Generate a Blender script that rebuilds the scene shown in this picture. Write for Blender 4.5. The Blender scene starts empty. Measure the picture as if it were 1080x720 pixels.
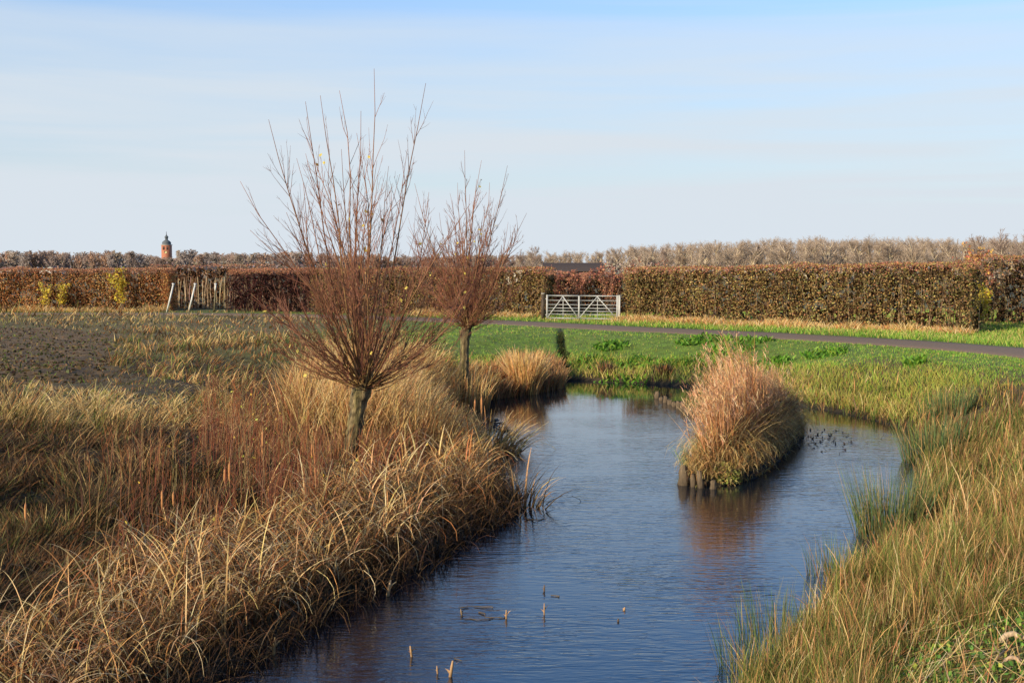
import bpy, math, random
import numpy as np
from mathutils import Vector
R = np.random.default_rng(7)
random.seed(7)
scene = bpy.context.scene
COL = scene.collection
F = 1200.0; H = 3.5; PITCH = math.atan(76/1200.0); ZG = 1.1

# ------------------------------------------------------------------ helpers
def ground_point(px, py, z):
    """a sight line of the surveyed photograph met with the level z"""
    c, s = math.cos(PITCH), math.sin(PITCH)
    u, v = (px-540)/F, (360-py)/F
    dx, dy, dz = u, c+v*s, -s+v*c
    t = (z-H)/dz
    return (dx*t, dy*t)
def at_depth(px, py, Y):
    c, s = math.cos(PITCH), math.sin(PITCH)
    u, v = (px-540)/F, (360-py)/F
    dx, dy, dz = u, c+v*s, -s+v*c
    t = Y/dy
    return np.array((dx*t, Y, H+dz*t))
def smooth(a, b, x):
    t = np.clip((x-a)/(b-a), 0, 1); return t*t*(3-2*t)
_tab = np.random.default_rng(3).random((256, 256))
def vn(x, y, s=1.0, o=0):
    x = np.asarray(x, float)*s+o*17.3+500; y = np.asarray(y, float)*s+o*7.7+500
    xi = np.floor(x).astype(int); yi = np.floor(y).astype(int)
    fx = x-xi; fy = y-yi; fx = fx*fx*(3-2*fx); fy = fy*fy*(3-2*fy)
    g = lambda a, b: _tab[a & 255, b & 255]
    return (g(xi, yi)*(1-fx)*(1-fy)+g(xi+1, yi)*fx*(1-fy)+g(xi, yi+1)*(1-fx)*fy+g(xi+1, yi+1)*fx*fy)
def fbm(x, y, s=1.0, o=0):
    return (vn(x, y, s, o)*.55+vn(x, y, s*2.1, o+3)*.3+vn(x, y, s*4.3, o+5)*.15)

def props(o, label=None, cat=None, group=None, kind=None):
    if label: o['label'] = label
    if cat: o['category'] = cat
    if group: o['group'] = group
    if kind: o['kind'] = kind
    return o
def empty(name, loc=(0, 0, 0), label=None, cat=None, group=None):
    o = bpy.data.objects.new(name, None); COL.objects.link(o); o.location = tuple(loc); o.empty_display_size = .1
    return props(o, label, cat, group)
def build(name, geo, mat, parent=None, smooth_=False):
    """geo = list of (verts, quads, cols) joined into one mesh object"""
    V = []; Q = []; C = []; n = 0
    for v, q, c in geo:
        v = np.asarray(v, np.float32).reshape(-1, 3)
        if len(v) == 0: continue
        V.append(v); Q.append(np.asarray(q).reshape(-1, 4)+n); n += len(v)
        c = np.asarray(c, np.float32)
        if c.ndim == 1: c = np.tile(c, (len(v), 1))
        C.append(c.reshape(-1, 3))
    V = np.concatenate(V); Q = np.concatenate(Q).astype(np.int32); C = np.concatenate(C)
    me = bpy.data.meshes.new(name)
    me.vertices.add(len(V)); me.vertices.foreach_set('co', V.ravel())
    me.loops.add(Q.size); me.loops.foreach_set('vertex_index', Q.ravel())
    me.polygons.add(len(Q)); me.polygons.foreach_set('loop_start', np.arange(0, Q.size, 4, dtype=np.int32))
    me.update(calc_edges=True)
    at = me.attributes.new('Col', 'FLOAT_COLOR', 'POINT')
    at.data.foreach_set('color', np.concatenate([C, np.ones((len(C), 1), np.float32)], 1).ravel())
    if smooth_: me.polygons.foreach_set('use_smooth', np.ones(len(Q), bool))
    me.materials.append(mat)
    o = bpy.data.objects.new(name, me); COL.objects.link(o)
    if parent is not None: o.parent = parent
    return o
def blades(p, h, w, az, lean, curl, c0, c1, K=3, tipw=.15):
    """ribbon leaves: p Nx3, other args N or scalar; lean, curl in radians"""
    N = len(p)
    if N == 0: return (np.zeros((0, 3)), np.zeros((0, 4), int), np.zeros((0, 3)))
    f = lambda a: np.broadcast_to(np.asarray(a, float), (N,)).copy()
    h, w, az, lean, curl = map(f, (h, w, az, lean, curl))
    s = np.linspace(0, 1, K+1)
    th = lean[:, None]+curl[:, None]*(s[None, :]**1.6)
    ds = h[:, None]/K
    r = np.concatenate([np.zeros((N, 1)), np.cumsum(np.sin((th[:, 1:]+th[:, :-1])/2)*ds, 1)], 1)
    z = np.concatenate([np.zeros((N, 1)), np.cumsum(np.cos((th[:, 1:]+th[:, :-1])/2)*ds, 1)], 1)
    wd = R.random(N)*math.pi*2
    cx = p[:, 0, None]+r*np.cos(az)[:, None]; cy = p[:, 1, None]+r*np.sin(az)[:, None]; cz = p[:, 2, None]+z
    ww = w[:, None]*.5*(1-(1-tipw)*s[None, :]**2)
    ox = np.cos(wd)[:, None]*ww; oy = np.sin(wd)[:, None]*ww
    A = np.stack([cx-ox, cy-oy, cz], -1); B = np.stack([cx+ox, cy+oy, cz], -1)
    V = np.stack([A, B], 2).reshape(N*(K+1)*2, 3)
    base = (np.arange(N)*(K+1)*2)[:, None]+(np.arange(K)*2)[None, :]
    Q = np.stack([base, base+1, base+3, base+2], -1).reshape(-1, 4)
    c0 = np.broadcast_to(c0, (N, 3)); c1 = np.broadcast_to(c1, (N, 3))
    sg = s**1.4  # foot colour held longer up the blade, painting in shade between blades
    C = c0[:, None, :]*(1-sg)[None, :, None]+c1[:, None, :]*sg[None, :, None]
    C = np.repeat(C[:, :, None, :], 2, 2).reshape(-1, 3)
    return V, Q, C
def tubes(P, rad, c0, c1, sides=4):
    """P N,K,3; rad N,K"""
    P = np.asarray(P, float); N, K, _ = P.shape
    rad = np.broadcast_to(rad, (N, K))
    T = np.gradient(P, axis=1); T /= np.linalg.norm(T, axis=2, keepdims=True)+1e-9
    mt = T.mean(1)
    ref = np.where(np.abs(mt[:, 2:3]) < .85, np.array([[0, 0, 1.]]), np.array([[1., 0, 0]]))[:, None, :]
    a = np.cross(T, ref); a /= np.linalg.norm(a, axis=2, keepdims=True)+1e-9
    b = np.cross(T, a)
    an = np.arange(sides)*2*math.pi/sides
    V = P[:, :, None, :]+rad[:, :, None, None]*(a[:, :, None, :]*np.cos(an)[:, None]+b[:, :, None, :]*np.sin(an)[:, None])
    idx = np.arange(N*K*sides).reshape(N, K, sides); nx = np.roll(idx, -1, 2)
    Q = np.stack([idx[:, :-1], nx[:, :-1], nx[:, 1:], idx[:, 1:]], -1).reshape(-1, 4)
    s = np.linspace(0, 1, K)[None, :, None]
    C = np.broadcast_to(c0, (N, 3))[:, None, :]*(1-s)+np.broadcast_to(c1, (N, 3))[:, None, :]*s
    C = np.repeat(C[:, :, None, :], sides, 2).reshape(-1, 3)
    V = V.reshape(-1, 3)
    # end caps for thick tubes (4-sided fan via quads)
    if sides >= 6 and sides % 2 == 0:
        caps = []
        for e in (0, K-1):
            r = idx[:, e]
            for k in range(1, sides//2):
                caps.append(np.stack([r[:, k-1], r[:, k], r[:, sides-1-k], r[:, (sides-k) % sides]], -1))
        Q = np.concatenate([Q]+caps)
    return V, Q, C
def cards(p, size, cols, asp=1.6, up=0.0, flat=False):
    N = len(p)
    n = R.normal(size=(N, 3))*(np.array((.12, .12, 1)) if flat else 1); n /= np.linalg.norm(n, axis=1, keepdims=True)
    t = R.normal(size=(N, 3)); t[:, 2] += up; a = np.cross(n, t); a /= np.linalg.norm(a, axis=1, keepdims=True)+1e-9
    b = np.cross(n, a); size = np.broadcast_to(size, (N,))[:, None]*.5
    V = np.stack([p-b*size*asp, p+a*size-b*size*.2, p+b*size*asp, p-a*size+b*size*.1], 1).reshape(-1, 3)
    Q = np.arange(N*4).reshape(N, 4)
    return V, Q, np.repeat(np.broadcast_to(cols, (N, 3)), 4, 0)
def box(x0, x1, y0, y1, z0, z1, c=(.3, .3, .3)):
    V = np.array([(x, y, z) for z in (z0, z1) for y in (y0, y1) for x in (x0, x1)], float)
    Q = [(0, 2, 3, 1), (4, 5, 7, 6), (0, 1, 5, 4), (2, 6, 7, 3), (0, 4, 6, 2), (1, 3, 7, 5)]
    return V, Q, c
def beam(a, b, w, d, c=(.3, .3, .3)):
    """rectangular bar from a to b"""
    a = np.array(a, float); b = np.array(b, float); t = (b-a)/np.linalg.norm(b-a)
    ref = np.array((0, 1., 0)) if abs(t[1]) < .9 else np.array((1., 0, 0))
    s = np.cross(t, ref); s /= np.linalg.norm(s); u = np.cross(t, s)
    V = [p+s*i*w/2+u*j*d/2 for p in (a, b) for (i, j) in ((-1, -1), (1, -1), (1, 1), (-1, 1))]
    return V, [(0, 1, 2, 3), (7, 6, 5, 4), (0, 4, 5, 1), (1, 5, 6, 2), (2, 6, 7, 3), (3, 7, 4, 0)], c
def rot2(v, a):
    v = np.array(v, float); c, s = math.cos(a), math.sin(a)
    x = v[:, 0]*c-v[:, 1]*s; y = v[:, 0]*s+v[:, 1]*c
    v[:, 0] = x; v[:, 1] = y; return v
def grow(P, n, t0, length, ang, up, K=4, jit=.12, tmax=1.0, power=1.0):
    """children for each parent path P (N,K,3): n each"""
    N, KP, _ = P.shape
    idx = np.repeat(np.arange(N), n); M = len(idx)
    t = t0+(tmax-t0)*R.random(M)**power
    f = t*(KP-1); i = np.minimum(f.astype(int), KP-2); fr = (f-i)[:, None]
    S = P[idx, i]*(1-fr)+P[idx, i+1]*fr
    D = P[idx, i+1]-P[idx, i]; D /= np.linalg.norm(D, axis=1, keepdims=True)+1e-9
    q = R.normal(size=(M, 3)); q -= (q*D).sum(1, keepdims=True)*D; q /= np.linalg.norm(q, axis=1, keepdims=True)+1e-9
    a = ang*(.6+.8*R.random(M))[:, None]
    d = D*np.cos(a)+q*np.sin(a)
    L = np.broadcast_to(length, (N,))[idx] if np.ndim(length) else np.full(M, length)
    L = L*(.5+.7*R.random(M))*(1.1-.6*t)
    return paths(S, d, L, up, K, jit), idx, t
def paths(S, d, L, up, K=4, jit=.1):
    M = len(S); out = [S]; p = S; d = d/np.linalg.norm(d, axis=1, keepdims=True)
    for k in range(K-1):
        p = p+d*(L/(K-1))[:, None]; out.append(p)
        d = d+np.array((0, 0, 1.))*up/(K-1)+R.normal(size=(M, 3))*jit
        d /= np.linalg.norm(d, axis=1, keepdims=True)
    return np.stack(out, 1)
def pick(cols, n, wts=None, var=.22):
    cols = np.array(cols, float); i = R.choice(len(cols), n, p=None if wts is None else np.array(wts)/sum(wts))
    return cols[i]*(1+var*(R.random((n, 1))*2-1))*(1+.08*R.normal(size=(n, 3))).clip(.7, 1.3)

# ------------------------------------------------------------------ materials
def new_mat(name):
    m = bpy.data.materials.new(name); m.use_nodes = True
    nt = m.node_tree; return m, nt, nt.nodes['Principled BSDF'], nt.nodes['Material Output']
def veg(name, rough=.65, trans=.25, spec=.25, gain=1.0):
    m, nt, b, o = new_mat(name); L = nt.links.new
    a = nt.nodes.new('ShaderNodeAttribute'); a.attribute_name = 'Col'
    g = nt.nodes.new('ShaderNodeNewGeometry')
    n = nt.nodes.new('ShaderNodeTexNoise'); n.inputs['Scale'].default_value = 9; L(g.outputs['Position'], n.inputs['Vector'])
    mr = nt.nodes.new('ShaderNodeMapRange'); mr.inputs['To Min'].default_value = .65*gain; mr.inputs['To Max'].default_value = 1.45*gain
    L(n.outputs['Fac'], mr.inputs['Value'])
    mx = nt.nodes.new('ShaderNodeVectorMath'); mx.operation = 'SCALE'
    L(a.outputs['Color'], mx.inputs[0]); L(mr.outputs[0], mx.inputs['Scale'])
    cl = nt.nodes.new('ShaderNodeVectorMath'); cl.operation = 'MINIMUM'; cl.inputs[1].default_value = (.86, .68, .40); L(mx.outputs[0], cl.inputs[0]); mx = cl
    L(mx.outputs[0], b.inputs['Base Color']); b.inputs['Roughness'].default_value = rough
    b.inputs['Specular IOR Level'].default_value = spec
    if trans > 0:
        t = nt.nodes.new('ShaderNodeBsdfTranslucent'); L(mx.outputs[0], t.inputs['Color'])
        s = nt.nodes.new('ShaderNodeMixShader'); s.inputs[0].default_value = trans
        L(b.outputs[0], s.inputs[1]); L(t.outputs[0], s.inputs[2]); L(s.outputs[0], o.inputs['Surface'])
    return m
def solid(name, rough=.8, scale=6, lo=.7, hi=1.3, bump=.3, stretch=(1, 1, 1), dist=.02, metal=0):
    """attribute colour broken up by noise, with bump"""
    m, nt, b, o = new_mat(name); L = nt.links.new
    a = nt.nodes.new('ShaderNodeAttribute'); a.attribute_name = 'Col'
    tc = nt.nodes.new('ShaderNodeTexCoord'); mp = nt.nodes.new('ShaderNodeMapping'); mp.inputs['Scale'].default_value = stretch
    L(tc.outputs['Object'], mp.inputs['Vector'])
    n = nt.nodes.new('ShaderNodeTexNoise'); n.inputs['Scale'].default_value = scale; n.inputs['Detail'].default_value = 6
    n.inputs['Roughness'].default_value = .65; L(mp.outputs[0], n.inputs['Vector'])
    mr = nt.nodes.new('ShaderNodeMapRange'); mr.inputs['From Min'].default_value = .3; mr.inputs['From Max'].default_value = .7
    mr.inputs['To Min'].default_value = lo; mr.inputs['To Max'].default_value = hi; L(n.outputs['Fac'], mr.inputs['Value'])
    mx = nt.nodes.new('ShaderNodeVectorMath'); mx.operation = 'SCALE'
    L(a.outputs['Color'], mx.inputs[0]); L(mr.outputs[0], mx.inputs['Scale']); L(mx.outputs[0], b.inputs['Base Color'])
    b.inputs['Roughness'].default_value = rough; b.inputs['Metallic'].default_value = metal
    bp = nt.nodes.new('ShaderNodeBump'); bp.inputs['Strength'].default_value = bump; bp.inputs['Distance'].default_value = dist
    L(n.outputs['Fac'], bp.inputs['Height']); L(bp.outputs[0], b.inputs['Normal'])
    return m
M_grass = veg('grass_blades', trans=.15, gain=2.1); M_reed = veg('dry_reed', .6, .1, .3, 2.0); M_leaf = veg('leaves', .6, .25, .3, 1.8)
M_twig = veg('twig_bark', .6, 0, .3, 1.5); M_far = veg('far_twigs', .9, 0, .05, 1.15)
M_bark = solid('bark', .9, 2.6, .18, 1.5, 1.0, (6, 6, 1.3), .09)
M_soil = solid('soil_and_turf', .95, 3.0, .6, 1.4, .8, (1, 1, 1), .08)
M_path = solid('worn_asphalt', .85, 14, .8, 1.2, .4, (1, 1, 1), .01)
M_wood = solid('weathered_wood', .8, 6, .45, 1.5, .8, (5, 5, .8), .02)
M_paint = solid('white_paint', .45, 8, .8, 1.1, .15, (1, 1, 1), .003)
M_wall = solid('house_wall', .85, 3, .85, 1.15, .2)

# ------------------------------------------------------------------ pond outline and terrain
_sh = [(-8, -4.6), (0, -4.6), (4, -4.4), (7, -3.7)]
left_px = [(192, 735), (238, 706), (318, 657), (408, 612), (466, 575), (513, 552), (524, 530), (508, 503), (478, 478), (462, 452), (466, 434), (495, 423), (540, 416), (578, 409), (590, 401), (640, 403),
           (700, 406), (760, 412), (800, 420), (850, 429), (905, 439), (950, 453), (978, 470), (980, 500), (968, 545), (935, 590), (900, 622), (850, 678), (815, 722), (785, 765)]
pond = [(-4.9, -9), (-4.9, 0), (-4.7, 5)]+[ground_point(a, b, 0) for a, b in left_px]+[(1.25, 6), (.5, 3), (-.6, -2), (-1, -9)]
isl_px = [(716, 509), (745, 514), (785, 508), (806, 497), (818, 487), (832, 474), (848, 458), (842, 448), (815, 446), (790, 452), (765, 466), (735, 488)]
island = [ground_point(a, b, 0) for a, b in isl_px]
def densify(poly, n=3):
    out = []; m = len(poly); p = np.array(poly)
    for i in range(m):
        p0, p1, p2, p3 = p[i-1], p[i], p[(i+1) % m], p[(i+2) % m]
        for k in range(n):
            t = k/n
            out.append(.5*((2*p1)+(-p0+p2)*t+(2*p0-5*p1+4*p2-p3)*t*t+(-p0+3*p1-3*p2+p3)*t**3))
    return np.array(out)
pond = densify(pond, 2); island = densify(island, 2); island = island.mean(0)+(island-island.mean(0))*np.array((.94, .96))+np.array((.0, -.05))
def sdf(x, y, poly):
    """positive inside"""
    x = np.asarray(x, float).ravel(); y = np.asarray(y, float).ravel()
    d = np.full(x.shape, 1e9); ins = np.zeros(x.shape, bool)
    for i in range(len(poly)):
        ax, ay = poly[i-1]; bx, by = poly[i]; ex, ey = bx-ax, by-ay
        t = np.clip(((x-ax)*ex+(y-ay)*ey)/(ex*ex+ey*ey+1e-12), 0, 1)
        d = np.minimum(d, np.hypot(x-ax-ex*t, y-ay-ey*t))
        c = ((ay > y) != (by > y)) & (x < ex*(y-ay)/(ey+1e-12)+ax)
        ins ^= c
    return np.where(ins, d, -d)
path_px = [(1330, 402), (1180, 382), (1080, 371.5), (950, 361.5), (800, 353), (650, 346.3), (550, 341), (430, 336), (300, 332.3), (200, 331)]
path_c = [ground_point(a, b, ZG) for a, b in path_px]+[(-32, 61.2), (-60, 61.5), (-110, 61.5)]
path_c = np.array(path_c)
def path_dist(x, y):
    d = np.full(np.shape(x), 1e9)
    for i in range(len(path_c)-1):
        ax, ay = path_c[i]; bx, by = path_c[i+1]; ex, ey = bx-ax, by-ay
        t = np.clip(((x-ax)*ex+(y-ay)*ey)/(ex*ex+ey*ey), 0, 1)
        d = np.minimum(d, np.hypot(x-ax-ex*t, y-ay-ey*t))
    return d
def xc(y): return np.interp(y, [-5, 8, 12, 17, 24, 33], [-2.5, -1.2, .5, 3., 3.5, 3.0])
def land_d(x, y):
    """distance inland from the nearest shore (negative over water), island flag"""
    a = -sdf(x, y, pond); b = sdf(x, y, island)
    return np.maximum(a, b), b > -.6
def sidew(x, y):
    wl = smooth(1.0, -1.0, np.asarray(x)-xc(y)); wf = smooth(30, 35, np.asarray(y))
    return wl*(1-wf), (1-wl)*(1-wf), wf
def height(x, y, d=None, isl=None):
    x = np.asarray(x, float); y = np.asarray(y, float)
    if d is None: d, isl = land_d(x, y)
    wl, wr, wf = sidew(x, y)
    w = wl*8.5+wr*3.0+wf*5.2
    t = np.clip((d-.15)/w, 0, 1)
    z = .10*smooth(-.05, .25, d)+(ZG-.10)*(t*t*(3-2*t)*.55+t*.45)
    rough = smooth(0, 1.0, d)*smooth(1.6, 2.8, path_dist(x, y))*smooth(75, 62, y)
    bumps = (fbm(x, y, .55, 1)-.5)*.32*(wl+.35*(1-wl))+(fbm(x, y, 2.2, 2)-.5)*.10
    z = z+bumps*rough
    # ditch cut down the far bank
    gx = 1.72+(y-38)*.03
    z = np.where(z > .03, np.maximum(z-.14*np.exp(-((x-gx)/.15)**4)*smooth(36.8, 37.2, y)*smooth(46.4, 44.5, y), .03), z)
    zi = .12+.16*smooth(0, 1, d)
    z = np.where(isl & (d > 0), zi+(fbm(x, y, 2, 4)-.5)*.1, z)
    z = np.where(d < 0, -.6*smooth(0, -.8, d)-.02, z)
    return z
def field_mask(x, y):
    xb = np.interp(y, [22, 25, 28, 34, 41, 47, 51], [-14, -9.6, -9.8, -12, -13.8, -19, -40])
    return smooth(-.3, .5, xb-x+(fbm(x, y, .8, 9)-.5)*1.2)*((y > 23) & (y < 51))
# colours
STRAW = (.64, .44, .18); TAN = (.46, .27, .10); RUST = (.32, .13, .045); BRN = (.13, .08, .04); OLV = (.20, .20, .05)
GRN = (.12, .215, .025); DGRN = (.06, .11, .022); YGRN = (.24, .28, .05); BGRN = (.10, .17, .09); DARK = (.05, .035, .02)

def ground_color(x, y, d, isl):
    n = x.size; wl, wr, wf = sidew(x, y); nn = fbm(x, y, .7, 11)[:, None]
    A = np.array
    c = A((.09, .075, .03))*(1-nn)+A((.15, .10, .045))*nn
    lawn = A((.12, .21, .025))*(1-nn)+A((.18, .23, .035))*nn
    k = (wf*smooth(1.5, 3, d)+wr*smooth(3, 5, d)*smooth(18, 26, y))[:, None]
    c = c*(1-k)+lawn*k
    k = (wf*smooth(-4, -10, x)*smooth(62, 58, y))[:, None]; c = c*(1-k)+A((.16, .125, .045))*k
    k = field_mask(x, y)[:, None]; fur = (.8+.25*np.sin((x*.35+y*.94)*9))[:, None]
    c = c*(1-k)+(A((.20, .125, .055))*fur)*k
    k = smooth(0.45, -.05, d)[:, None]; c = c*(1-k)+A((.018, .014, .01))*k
    k = smooth(62, 66, y)[:, None]; c = c*(1-k)+A((.13, .12, .05))*k
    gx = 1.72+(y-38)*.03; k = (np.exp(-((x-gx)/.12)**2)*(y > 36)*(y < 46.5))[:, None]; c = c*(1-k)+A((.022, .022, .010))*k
    return c
xs = np.concatenate([-np.geomspace(3500, 31, 40), np.arange(-30, 1.0, .2), np.arange(1.0, 2.6, .06), np.arange(2.6, 26, .2), np.geomspace(26.5, 3500, 40)])
ys = np.concatenate([-np.geomspace(300, 11, 12), np.arange(-10, 62, .2), np.geomspace(62.5, 6000, 50)])
gx_, gy_ = np.meshgrid(xs, ys); X = gx_.ravel(); Y = gy_.ravel()
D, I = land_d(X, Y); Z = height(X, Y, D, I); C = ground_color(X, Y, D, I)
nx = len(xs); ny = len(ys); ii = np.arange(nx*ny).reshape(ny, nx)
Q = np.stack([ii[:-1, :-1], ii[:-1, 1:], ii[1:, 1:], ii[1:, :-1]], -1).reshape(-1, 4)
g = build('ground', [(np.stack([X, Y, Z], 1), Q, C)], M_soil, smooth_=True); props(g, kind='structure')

# path strip
pc = []
for i in range(len(path_c)-1):
    for t in np.linspace(0, 1, 8, endpoint=False): pc.append(path_c[i]*(1-t)+path_c[i+1]*t)
pc = np.array(pc)
for _ in range(8): pc[1:-1] = (pc[:-2]+2*pc[1:-1]+pc[2:])/4
tg = np.gradient(pc, axis=0); tg /= np.linalg.norm(tg, axis=1, keepdims=True); nr = np.stack([-tg[:, 1], tg[:, 0]], 1)
offs = np.array([-1.62, -1.5, -.75, 0, .75, 1.5, 1.62]); zz = [-.05, .012, .03, .04, .03, .012, -.05]
rows = []
for o_, z_ in zip(offs, zz):
    e = 0 if abs(o_) < 1.4 else (fbm(np.arange(len(pc))*.37, np.zeros(len(pc)), 1, 3)-.5)*.35
    q = pc+nr*(o_+e*np.sign(o_) if np.ndim(e) == 0 else (o_+e*np.sign(o_))[:, None])
    rows.append(np.stack([q[:, 0], q[:, 1], np.full(len(pc), ZG+z_)], 1))
rows = np.array(rows); K_, N_ = rows.shape[:2]; id_ = np.arange(K_*N_).reshape(K_, N_)
Q = np.stack([id_[:-1, :-1], id_[:-1, 1:], id_[1:, 1:], id_[1:, :-1]], -1).reshape(-1, 4)
cc = np.tile(np.array((.25, .17, .11)), (K_*N_, 1)); cc[:N_] = cc[-N_:] = (.14, .11, .07)
props(build('path', [(rows.reshape(-1, 3), Q, cc)], M_path, smooth_=True), kind='structure')

# water
m, nt, b, o = new_mat('pond_water'); L = nt.links.new
b.inputs['Base Color'].default_value = (.006, .013, .024, 1); b.inputs['Roughness'].default_value = .015; b.inputs['IOR'].default_value = 1.8
tc = nt.nodes.new('ShaderNodeTexCoord'); prev = None; waves = []
for sc, rotz, st, scale, det in (((1.0, 3.6, 1), .12, .20, 1.9, 3), ((1.0, 4.2, 1), -.2, .34, 4.2, 2), ((.35, .9, 1), .5, .12, .9, 1)):
    mp = nt.nodes.new('ShaderNodeMapping'); mp.inputs['Scale'].default_value = sc; mp.inputs['Rotation'].default_value = (0, 0, rotz)
    n = nt.nodes.new('ShaderNodeTexNoise'); n.inputs['Scale'].default_value = scale; n.inputs['Detail'].default_value = det
    n.inputs['Distortion'].default_value = .6
    L(tc.outputs['Object'], mp.inputs[0]); L(mp.outputs[0], n.inputs['Vector'])
    bp = nt.nodes.new('ShaderNodeBump'); bp.inputs['Strength'].default_value = st; bp.inputs['Distance'].default_value = .03 if scale < 4 else .014
    L(n.outputs['Fac'], bp.inputs['Height']); waves.append((bp, st))
    if prev: L(prev.outputs[0], bp.inputs['Normal'])
    prev = bp
L(prev.outputs[0], b.inputs['Normal'])
# wind reaches the open near water; the sheltered far end and drifting patches stay calm
sx = nt.nodes.new('ShaderNodeSeparateXYZ'); L(tc.outputs['Object'], sx.inputs[0])
ca = nt.nodes.new('ShaderNodeMapRange'); ca.interpolation_type = 'SMOOTHSTEP'; ca.inputs['From Min'].default_value = 11; ca.inputs['From Max'].default_value = 33; ca.inputs['To Min'].default_value = 1.45; ca.inputs['To Max'].default_value = .10; L(sx.outputs['Y'], ca.inputs[0])
pn = nt.nodes.new('ShaderNodeTexNoise'); pn.inputs['Scale'].default_value = .45; pn.inputs['Detail'].default_value = 2; L(tc.outputs['Object'], pn.inputs['Vector'])
pm = nt.nodes.new('ShaderNodeMapRange'); pm.inputs['From Min'].default_value = .35; pm.inputs['From Max'].default_value = .65; pm.inputs['To Min'].default_value = .45; pm.inputs['To Max'].default_value = 1.3; L(pn.outputs['Fac'], pm.inputs[0])
mc = nt.nodes.new('ShaderNodeMath'); mc.operation = 'MULTIPLY'; L(ca.outputs[0], mc.inputs[0]); L(pm.outputs[0], mc.inputs[1])
for bp, st in waves:
    mm_ = nt.nodes.new('ShaderNodeMath'); mm_.operation = 'MULTIPLY'; mm_.inputs[1].default_value = st; L(mc.outputs[0], mm_.inputs[0]); L(mm_.outputs[0], bp.inputs['Strength'])
props(build('water', [([(-14, -11, 0), (14, -11, 0), (14, 41, 0), (-14, 41, 0)], [(0, 1, 2, 3)], (0, 0, 0))], m), kind='structure')

# ------------------------------------------------------------------ ground cover
def scatter(n, px=(-120, 1200), py=(292, 800), zref=.8):
    p0 = R.uniform(*px, n); p1 = R.uniform(*py, n)
    c, s = math.cos(PITCH), math.sin(PITCH)
    u = (p0-540)/F; v = (360-p1)/F; t = (zref-H)/(-s+v*c)
    x = u*t; y = (c+v*s)*t
    d, isl = land_d(x, y); return x, y, d, isl
def with_z(x, y, d, isl, off=-.03):
    return np.stack([x, y, height(x, y, d, isl)+off], 1)
def lod(y, k=1.2): return np.maximum(y, 7)/F*k
def sel(m, *a): return [q[m] for q in a]

# left slope: coarse sedge
x, y, d, isl = scatter(250000, px=(-150, 640), py=(322, 800))
wl, wr, wf = sidew(x, y); fm = field_mask(x, y)
m = (~isl) & (d > .25) & (fm < .4) & (path_dist(x, y) > 1.75) & (y < 64.5) & (x < xc(y)) & ((y < 34) | (x < -3.0+4*(fbm(x, y, .5, 19)-.5)))
m &= R.random(len(x)) < .35+.9*smooth(.3, .5, fbm(x, y, 2.6, 28))
x, y, d, isl = sel(m, x, y, d, isl); n = len(x); p = with_z(x, y, d, isl)
nz = fbm(x, y, .45, 21); nb = fbm(x, y, 1.3, 22)
pal = np.array([STRAW, TAN, OLV, DGRN, RUST, BRN])
# weights vary over the slope
strawy = 2.2*np.exp(-((x+8.3)/3.0)**2-((y-19.8)/1.5)**2)+.6*smooth(.52, .66, nz)+.8*smooth(48, 53, y)*smooth(62, 58, y)
greeny = smooth(.5, .62, fbm(x, y, .6, 31))+.15*smooth(40, 50, y)+.9*np.exp(-((y-22.8)/.9)**2)*(x < -6)+.8*smooth(-14, -6, x)*smooth(38, 46, y)
browny = 1.6*smooth(.52, .38, nz)+.7*smooth(5, 2, d)*(y < 24)
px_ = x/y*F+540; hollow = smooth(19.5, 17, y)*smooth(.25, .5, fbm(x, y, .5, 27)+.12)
W = np.stack([.15+2.5*strawy, .6+.5*strawy, .5+greeny, .25+1.0*greeny, .3+.6*browny+.8*hollow, .4+1.2*browny+2.6*hollow], 1); W /= W.sum(1, keepdims=True)
ci = (R.random((n, 1)) > np.cumsum(W, 1)).sum(1).clip(0, 5)
c = pal[ci]*(.75+.5*R.random((n, 1)))
hh = (.10+.5*nb*nb+.08)*(.5+.8*R.random(n)); hh *= 1-.6*np.exp(-((y-24)/2.5)**2)*(x < -7)-.35*smooth(38, 46, y)+.9*smooth(56, 58, y)*(x < -18); hh = hh*(1+.5*strawy.clip(0, 1)); hh = np.where((ci == 3), hh*.7, hh)
fade = smooth(-14, -6, x)*smooth(40, 46, y); hh *= 1-.5*fade
az = .4+(fbm(x, y, .9, 24)-.5)*9+R.normal(0, 1.1, n); lk = smooth(.3, .7, fbm(x, y, 1.4, 25))
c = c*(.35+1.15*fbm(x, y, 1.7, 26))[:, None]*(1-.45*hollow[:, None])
geo = blades(p, hh, lod(y, .95)*(.6+.7*R.random(n)), az, R.uniform(.1, .5, n)+.5*lk, R.uniform(.1, 1.1, n)+.5*lk, c*.32, c, 3)  # blade feet coloured darker as painted shade
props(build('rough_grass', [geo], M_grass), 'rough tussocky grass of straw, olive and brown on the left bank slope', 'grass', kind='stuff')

# winter crop on the bare field
x, y, d, isl = scatter(26000, px=(-150, 260), py=(322, 460), zref=1.1)
m = (field_mask(x, y) > .5) & (d > .5); x, y, d, isl = sel(m, x, y, d, isl)
row = np.sin((x*.35+y*.94)*9); m = (row > -.2) & (R.random(len(x)) < .25+.6*fbm(x, y, .3, 41)); x, y, d, isl = sel(m, x, y, d, isl)
n = len(x); c = pick([GRN, DGRN, OLV, TAN, BRN], n, [2, 3, 2, .7, 3])*.5
props(build('winter_crop', [blades(with_z(x, y, d, isl, -.01), R.uniform(.04, .12, n), lod(y, 1.1), R.uniform(0, 6.3, n), R.uniform(.1, .9, n), .4, c*.7, c, 2)], M_grass),
      'thin rows of young winter crop on the brown ploughed field at left', 'crop', kind='stuff')

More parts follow.
